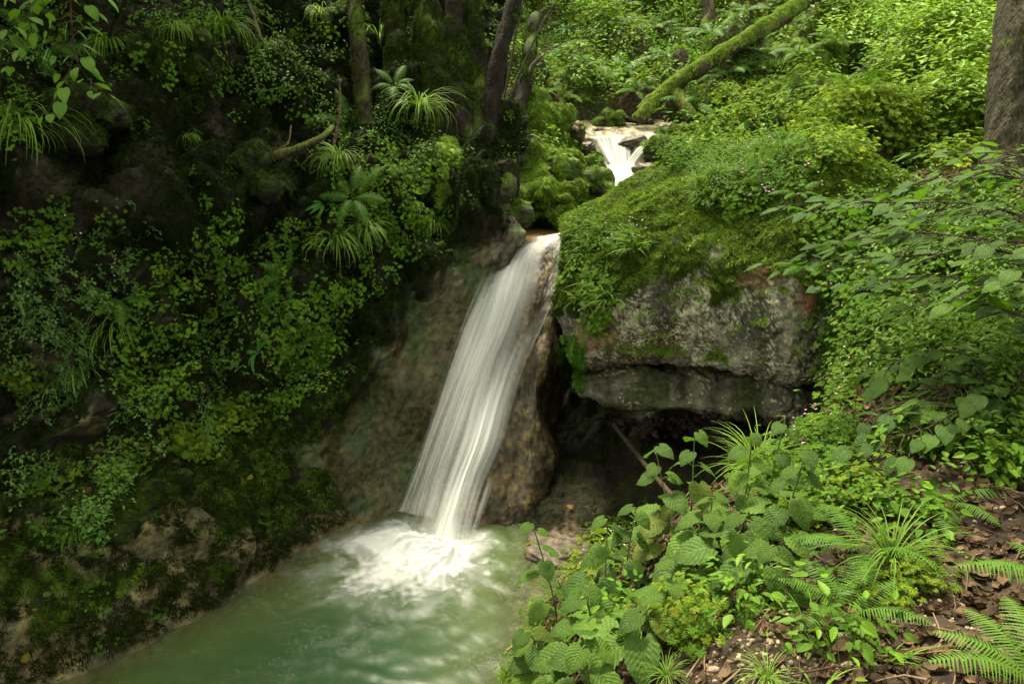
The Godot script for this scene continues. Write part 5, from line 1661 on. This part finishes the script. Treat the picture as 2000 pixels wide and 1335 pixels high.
func ferns() -> void:
	fern("bright fern on the crest of the herb patch near the fall", 690, 388, 0.75, 7, 0.4, TAU, 0.0, 0.5)
	fern("dark fern with drooping fronds beside the bare brown twig", 680, 250, 0.9, 7, 0.4, TAU, 0.3, 0.1)
	fern("fern drooping at the top of the herb patch by the fall", 552, 540, 0.7, 6, 0.3, 4.0, 0.0, 0.2)
	fern("fern on the ivy cliff above the straw bladed tussock", 228, 590, 0.75, 6, 0.4, 4.0, 0.6, 0.3)
	fern("fern in shade at the top of the cliff under the maple twig", 95, 95, 0.9, 7, 0.5, TAU, 0.0, 0.2)
	fern("small fern under the straw tinged tussock", 120, 160, 0.5, 5, 0.5, TAU, 0.0, 0.2)
	fern("fern on the mossy crest behind the bright tussock", 770, 170, 0.6, 6, 0.5, TAU, 0.0, 0.3)
	var n := 0
	for q in [[1330, 85, "fern in the middle of the slope above the fallen log"], [1262, 108, "fern above the short mossy log"], [1200, 45, "fern high on the slope behind the saplings"], [1245, 180, "fern just above the mossy stone in the stream"],
		[1500, 110, "fern growing below the fallen log"], [1540, 62, "pale fern beside the upright trunk"], [1390, 70, "fern above the middle of the fallen log"], [1150, 70, "fern near the arching sapling"], [1345, 22, "fern beside the mossy crooked stem"],
		[1420, 150, "fern under the fallen log"], [1300, 60, "fern in the herbs uphill of the short mossy log"], [1100, 110, "fern left on the bright slope before the root buttress"], [1450, 30, "fern at the top of the slope left of the trunk"], [1220, 10, "fern at the very top of the slope"],
		[1560, 110, "fern below the upright trunk"], [1640, 90, "fern right of the upright trunk"], [1500, 20, "fern above the upper end of the log"], [1360, 200, "fern beside the broken limb of the log"], [1830, 250, "polypody fern hanging from the overgrown bank rock"], [1750, 250, "fern tuft on the ochre mossy hump"],
		[1900, 280, "grey green fern hanging near the large trunk"], [1560, 380, "small fern on the boulder under the hazel twig"], [1565, 525, "little drooping fern beside the rusty moss on the boulder"]]:
		fern(q[2], q[0], q[1], rnd(0.8, 1.2) if n < 18 else 0.42, 7, 0.7, TAU, rnd(0, 6), rnd(0.3, 1.0))
		n += 1
	fern("fern spreading its fronds over the pebbly path", 1655, 1205, 0.52, 7, 0.9, TAU, 0.4, 0.55)
	fern("fern with thin reddish stalk behind the path fern", 1690, 1090, 0.55, 6, 0.9, 4.5, -0.4, 0.35)
	fern("large bright fern rising at the corner of the path", 2030, 1345, 0.54, 6, 0.9, 3.6, -1.6, 0.9)
	fern("bright fern reaching in beside the corner fern", 2090, 1160, 0.55, 6, 0.9, 3.6, -1.6, 0.8)
	fern("small fern on the litter above the long bladed tussock", 1845, 985, 0.4, 7, 0.9, TAU, 0.0, 0.4)
	fern("low fern left of the path fern behind broad leaves", 1560, 1090, 0.4, 6, 0.9, TAU, 0.5, 0.5)
	var more := ["pale fern uphill of the mossy stone", "broad fern between the saplings and the log", "fern at the foot of the bright slope", "fern leaning over the short mossy log", "fern below the crooked mossy stem", "fern half hidden in the slope herbs",
		"fern in the gap above the leaning tree", "tall fern near the top edge of the slope", "fern beside the upper log", "fern in the bushes right of the upright trunk", "fern at the foot of the slope bushes", "fern behind the ochre hump"]
	var where := [[1205, 150], [1140, 130], [1100, 190], [1300, 105], [1420, 25], [1275, 60], [1065, 60], [1170, 15], [1560, 40], [1680, 110], [1720, 160], [1660, 190]]
	for k in more.size():
		fern(more[k], where[k][0], where[k][1], rnd(0.9, 1.3), 7, 0.7, TAU, rnd(0, 6), rnd(0.5, 1.2))
	# hart's tongue
	for q in [[470, 620, "hart's tongue fern arching below the drooping fern"], [632, 400, "dark hart's tongue fern under the bright fern"], [505, 690, "hart's tongue fern at the edge of the herb patch"], [1230, 140, "hart's tongue fern on the bright slope"], [1180, 90, "hart's tongue fern higher on the bright slope"], [1110, 60, "hart's tongue fern beside the thin sapling"], [1350, 165, "hart's tongue fern near the broken limb of the log"], [1440, 130, "hart's tongue fern under the middle of the log"], [1600, 230, "hart's tongue fern beside the mossy hump"]]:
		var at: Array = rooted(q[0], q[1])
		var o := thing("strap_fern", q[2], "fern", at[0], "hart's tongue ferns")
		for k in 9:
			var b := up_basis(at[1], 0.5)
			inst("frond", mesh_of["strap"][k % 2], tinted("leaf", Color(0.05, 0.15, 0.025)), o, Transform3D((b * Basis(Vector3.UP, TAU * k / 9.0)).scaled(Vector3.ONE * rnd(0.45, 0.85) * (1.6 if at[0].z < -11.0 else 1.0)), Vector3.ZERO))

func stem_tube(o: Node3D, called: String, pts: Array, r0: float, r1: float, col: Color, mat := "dry") -> void:
	var mb := MB.new()
	tube_into(mb, pts, taper(pts.size(), r0, r1), 6, 0.05, col, -2.0)
	inst(called, mb.mesh(), mats[mat], o)

func heart_plant(label: String, px: float, py: float, tall: float, lean: Vector3, leaves: int, size: float, fresh: float) -> void:
	var at: Array = rooted(px, py)
	var o := thing("heart_leaf_plant", label, "plant", at[0], "broad heart leaved plants")
	var top: Vector3 = Vector3.UP * tall + lean
	var pts := smooth_path([Vector3.ZERO, Vector3.UP * tall * 0.4 + lean * 0.2, top], 6)
	stem_tube(o, "stem", pts, 0.005, 0.0025, Color(0.1, 0.13, 0.04))
	leaves = int(leaves * 1.5)
	var a := rnd(0, TAU)
	for k in leaves:
		var t := lerpf(0.15, 1.0, float(k) / (leaves - 1))
		var p: Vector3 = pts[int(t * (pts.size() - 1))]
		a += 2.4 + rnd(-0.3, 0.3)
		var d := Vector3(cos(a), rnd(0.05, 0.4), sin(a))
		var s := size * lerpf(1.0, 0.5, pow(t, 2.0)) * rnd(0.8, 1.15)
		var pl: float = s * lerpf(0.9, 0.25, t)
		var q: Vector3 = p + d * pl
		stem_tube(o, "leaf_stalk", [p, p + d * pl * 0.5 + Vector3.UP * pl * 0.08, q], 0.002, 0.0016, Color(0.1, 0.14, 0.04))
		var dir := (d * Vector3(1, 0.2, 1)).normalized() + Vector3(0, rnd(-0.75, -0.15), 0)
		var m := tinted("broad_leaf", Color(0.1, 0.19, 0.024).lerp(Color(0.175, 0.3, 0.032), clampf(fresh + roundf(rnd(-0.6, 0.6) * 4) / 4.0, -0.2, 1.15)))
		if rng.randf() < 0.05: m = tinted("broad_leaf", Color(0.2, 0.25, 0.035))
		inst("leaf", mesh_of["heart"][rng.randi() % 4], m, o, Transform3D(basis_to(dir, Vector3(rnd(-0.3, 0.3), 1, rnd(-0.1, 0.5))).scaled(Vector3.ONE * s), q))

func heart_plants() -> void:
	heart_plant("tall heart leaved plant with leaves reaching out over the pool", 1090, 1260, 0.62, Vector3(-0.12, 0, 0.0), 10, 0.13, 0.5)
	heart_plant("heart leaved plant at the pool edge below the tall one", 1075, 1320, 0.3, Vector3(-0.1, 0, 0.1), 9, 0.15, 0.3)
	heart_plant("heart leaved plant in the middle of the pool side clump", 1160, 1290, 0.36, Vector3(-0.05, 0, 0.05), 9, 0.16, 0.3)
	heart_plant("heart leaved plant with big pale upper leaves by the path", 1240, 1300, 0.26, Vector3(0.02, 0, 0.05), 8, 0.17, 0.6)
	heart_plant("heart leaved plant lowest in the pool side clump", 1150, 1400, 0.3, Vector3(-0.02, 0, 0.0), 9, 0.16, 0.4)
	heart_plant("drooping heart leaved plant beside the yellow green herbs", 1180, 1180, 0.42, Vector3(0, 0, 0), 9, 0.14, 0.3)
	heart_plant("slender heart leaved plant with small dark top leaf", 1220, 1150, 0.4, Vector3(0.03, 0, 0), 8, 0.13, 0.3)
	heart_plant("heart leaved plant leaning into the dark hollow", 1310, 1090, 0.5, Vector3(-0.08, 0, -0.1), 10, 0.15, 0.4)
	heart_plant("heart leaved plant in front of the leaning stick", 1345, 1075, 0.55, Vector3(0.0, 0, -0.05), 10, 0.15, 0.4)
	heart_plant("dense heart leaved plant beneath the leaning stick", 1380, 1110, 0.36, Vector3(-0.02, 0, 0.06), 10, 0.16, 0.4)
	heart_plant("heart leaved plant with one insect eaten leaf", 1430, 1120, 0.3, Vector3(0.0, 0, 0.08), 9, 0.16, 0.3)
	heart_plant("heart leaved plant under the tall arching tussock", 1450, 1040, 0.45, Vector3(0, 0, 0), 10, 0.14, 0.4)
	heart_plant("heart leaved plant touching the low fern", 1530, 1060, 0.4, Vector3(0.03, 0, 0.03), 9, 0.13, 0.35)
	heart_plant("heart leaved plant highest on the bank before the hollow", 1500, 990, 0.42, Vector3(0.03, 0, 0), 9, 0.12, 0.4)
	heart_plant("heart leaved plant hanging over the pebbles", 1490, 1150, 0.2, Vector3(0, 0, 0.05), 6, 0.14, 0.2)
	heart_plant("heart leaved plant sprawling at the end of the pool side clump", 1290, 1230, 0.28, Vector3(0.02, 0, 0.05), 7, 0.13, 0.3)
	heart_plant("heart leaved plant at the bottom beside low grass", 1080, 1440, 0.3, Vector3(0, 0, 0), 8, 0.14, 0.4)

# leafy twigs whose leaves lie flat to the light
func leafy_branch(o: Node3D, pts: Array, count: int, size: float, shape: String, a: Color, b: Color, r0: float, spread: float) -> void:
	var path := smooth_path(pts, 10)
	stem_tube(o, "branch", path, r0, 0.0018, Color(0.075, 0.055, 0.04), "bark")
	for k in count:
		var t := lerpf(0.12, 1.0, (float(k) + rng.randf()) / count)
		var i := clampi(int(t * (path.size() - 1)), 0, path.size() - 2)
		var p: Vector3 = path[i]
		var fwd: Vector3 = (path[i + 1] - path[i]).normalized()
		var side := fwd.cross(Vector3.UP).normalized() * (1.0 if k % 2 == 0 else -1.0)
		var off := rnd(0.02, spread) * (1.2 - t * 0.8)
		var q := p + (side * off + fwd * off * rnd(0.0, 0.8) + Vector3.UP * rnd(-0.5, 0.25) * off)
		if off > 0.05: stem_tube(o, "twig", [p, (p + q) * 0.5 + Vector3.UP * off * 0.06, q], 0.0022, 0.0013, Color(0.09, 0.07, 0.04), "bark")
		var dir := (side * rnd(0.4, 1.0) + fwd * rnd(0.2, 1.0) + Vector3.UP * rnd(-0.5, 0.1)).normalized()
		var tint := a.lerp(b, roundf(rng.randf() * 4.0) / 4.0)
		var s := size * rnd(0.45, 1.05)
		inst("leaf", mesh_of[shape][rng.randi() % mesh_of[shape].size()], tinted("broad_leaf", tint), o, Transform3D(basis_to(dir, Vector3(rnd(-0.35, 0.35), 1, rnd(-0.25, 0.35))).scaled(Vector3.ONE * s), q))

func shrubs() -> void:
	var A := Color(0.088, 0.175, 0.034)
	var B := Color(0.145, 0.27, 0.03)
	var h1 := thing("hazel_shrub", "hazel shrub sending flat leafy branches in front of the mossy boulder", "shrub", P(2180, 900, 3.0), "hazel shrubs")
	var o1 := h1.position
	for q in [
		[[2180, 520, 3.0], [1960, 410, 3.2], [1760, 395, 3.5], [1545, 402, 3.9], 79, 0.1, 0.3],
		[[2180, 440, 3.1], [1980, 345, 3.4], [1820, 350, 3.7], [1650, 400, 4.1], 71, 0.1, 0.34],
		[[2180, 480, 2.9], [1950, 470, 3.1], [1780, 455, 3.4], [1600, 480, 3.8], 76, 0.1, 0.34],
		[[2180, 590, 2.9], [1960, 490, 3.0], [1780, 500, 3.3], [1530, 510, 3.9], 61, 0.095, 0.28],
	]:
		leafy_branch(h1, [P(q[0][0], q[0][1], q[0][2]) - o1, P(q[1][0], q[1][1], q[1][2]) - o1, P(q[2][0], q[2][1], q[2][2]) - o1, P(q[3][0], q[3][1], q[3][2]) - o1], q[4], q[5], "hazel", A, B, 0.008, q[6])
	stem_tube(h1, "branch", smooth_path([Vector3(0.05, -0.5, 0), P(2200, 640, 3.0) - o1, P(2180, 500, 3.0) - o1], 6), 0.012, 0.008, Color(0.075, 0.055, 0.04), "bark")
	var h2 := thing("hazel_shrub", "young hazel with long leaves hanging over the litter path", "shrub", P(1960, 830, 3.3), "hazel shrubs")
	var o2 := h2.position
	for q in [
		[[1960, 830, 3.3], [1900, 700, 3.3], [1800, 690, 3.4], [1700, 740, 3.5], 40, 0.125, 0.26],
		[[1960, 830, 3.3], [1930, 750, 3.2], [1840, 770, 3.2], [1700, 810, 3.3], 44, 0.125, 0.26],
		[[1960, 830, 3.3], [1900, 790, 3.1], [1800, 840, 3.0], [1640, 880, 3.2], 40, 0.11, 0.24],
		[[1960, 830, 3.3], [2000, 720, 3.1], [2030, 640, 3.0], [2080, 600, 2.9], 24, 0.12, 0.26],
	]:
		leafy_branch(h2, [P(q[0][0], q[0][1], q[0][2]) - o2, P(q[1][0], q[1][1], q[1][2]) - o2, P(q[2][0], q[2][1], q[2][2]) - o2, P(q[3][0], q[3][1], q[3][2]) - o2], q[4], q[5], "hazel", A, B, 0.006, q[6])
	var h4 := thing("hazel_shrub", "low hazel branches crossing behind the upright glossy tussock", "shrub", P(2160, 700, 3.6), "hazel shrubs")
	var o5 := h4.position
	for q in [
		[[2160, 640, 3.5], [1980, 560, 3.6], [1820, 540, 3.9], [1600, 560, 4.5], 80, 0.095, 0.34],
		[[2160, 560, 3.7], [1990, 430, 3.9], [1840, 420, 4.2], [1700, 450, 4.6], 80, 0.095, 0.36],
		[[2160, 690, 3.3], [2000, 620, 3.2], [1900, 590, 3.3], [1760, 600, 3.7], 50, 0.1, 0.3],
	]:
		leafy_branch(h4, [P(q[0][0], q[0][1], q[0][2]) - o5, P(q[1][0], q[1][1], q[1][2]) - o5, P(q[2][0], q[2][1], q[2][2]) - o5, P(q[3][0], q[3][1], q[3][2]) - o5], q[4], q[5], "hazel", A * 0.9, B, 0.007, q[6])
	var h3 := thing("hazel_shrub", "hazel shoots with lit yellow green leaves below the large trunk", "shrub", P(2120, 500, 3.4), "hazel shrubs")
	var o3 := h3.position
	for q in [
		[[2120, 500, 3.4], [2060, 340, 3.5], [1960, 300, 3.7], [1790, 300, 4.2], 36, 0.1, 0.3],
		[[2120, 500, 3.4], [2060, 400, 3.2], [1970, 330, 3.3], [1860, 360, 3.6], 36, 0.1, 0.3],
		[[2120, 560, 3.0], [2060, 560, 2.8], [1960, 550, 2.8], [1840, 590, 3.0], 30, 0.11, 0.24],
	]:
		leafy_branch(h3, [P(q[0][0], q[0][1], q[0][2]) - o3, P(q[1][0], q[1][1], q[1][2]) - o3, P(q[2][0], q[2][1], q[2][2]) - o3, P(q[3][0], q[3][1], q[3][2]) - o3], q[4], q[5], "hazel", B * 0.9, Color(0.16, 0.3, 0.03), 0.007, q[6])
	var mp := thing("maple_branch", "bright maple twigs hanging into view above the dark cliff", "branch", P(60, -150, 4.2))
	var o4 := mp.position
	for q in [
		[[130, -140, 4.2], [138, 20, 4.2], [140, 120, 4.2], [90, 225, 4.15], 20, 0.1, 0.2],
		[[130, -140, 4.2], [136, 0, 4.2], [150, 120, 4.2], [205, 185, 4.2], 22, 0.09, 0.16],
		[[60, -150, 4.2], [20, -60, 4.1], [-20, 20, 4.0], [20, 70, 4.0], 18, 0.1, 0.2],
		[[60, -150, 4.2], [80, -60, 4.2], [100, -20, 4.2], [40, 15, 4.2], 16, 0.1, 0.16],
		[[60, -150, 4.2], [40, 0, 4.4], [60, 60, 4.5], [10, 130, 4.5], 16, 0.09, 0.2],
	]:
		leafy_branch(mp, [P(q[0][0], q[0][1], q[0][2]) - o4, P(q[1][0], q[1][1], q[1][2]) - o4, P(q[2][0], q[2][1], q[2][2]) - o4, P(q[3][0], q[3][1], q[3][2]) - o4], q[4], q[5], "hazel", Color(0.2, 0.38, 0.05), Color(0.3, 0.5, 0.07), 0.004, q[6])

func _ready() -> void:
	rng.seed = 20240611
	nz.seed = 5
	nz.noise_type = FastNoiseLite.TYPE_SIMPLEX_SMOOTH
	nz.frequency = 1.0
	nz.fractal_type = FastNoiseLite.FRACTAL_NONE
	var cam := Camera3D.new()
	cam.name = "camera"
	cam.fov = 49.5
	cam.near = 0.05
	cam.far = 400.0
	cam.position = EYE
	cam.rotation = Vector3(-TILT, 0, 0)
	add_child(cam)
	var env := Environment.new()
	env.background_mode = Environment.BG_SKY
	var sky := Sky.new()
	var sm := ProceduralSkyMaterial.new()
	sm.sky_top_color = Color(0.96, 0.965, 0.88)
	sm.sky_horizon_color = Color(0.97, 0.97, 0.89)
	sm.ground_bottom_color = Color(0.2, 0.22, 0.15)
	sm.ground_horizon_color = Color(0.6, 0.62, 0.55)
	sky.sky_material = sm
	env.sky = sky
	env.tonemap_mode = Environment.TONE_MAPPER_LINEAR
	env.tonemap_exposure = 9.4
	env.background_energy_multiplier = 0.42
	env.sdfgi_enabled = true
	env.ssao_enabled = true
	env.ssil_enabled = true
	var we := WorldEnvironment.new()
	we.name = "sky"
	we.environment = env
	add_child(we)
	var sun := DirectionalLight3D.new()
	sun.name = "sun"
	sun.light_energy = 0.5
	sun.light_color = Color(1.0, 0.96, 0.86)
	sun.light_angular_distance = 12.0
	sun.shadow_enabled = true
	add_child(sun)
	sun.look_at_from_position(Vector3.ZERO, Vector3(0.19, -1.0, 0.48), Vector3.UP)

	var t0 := Time.get_ticks_msec()
	make_materials()
	build_land()
	print("land ", Time.get_ticks_msec() - t0)
	build_rocks()
	print("land ", Time.get_ticks_msec() - t0)
	splat_all()
	build_water()
	make_shapes()
	build_trees()
	print("trees ", Time.get_ticks_msec() - t0)
	plant_cover()
	print("cover ", Time.get_ticks_msec() - t0)
	small_things()
	tussocks()
	ferns()
	heart_plants()
	shrubs()
	print("all ", Time.get_ticks_msec() - t0)
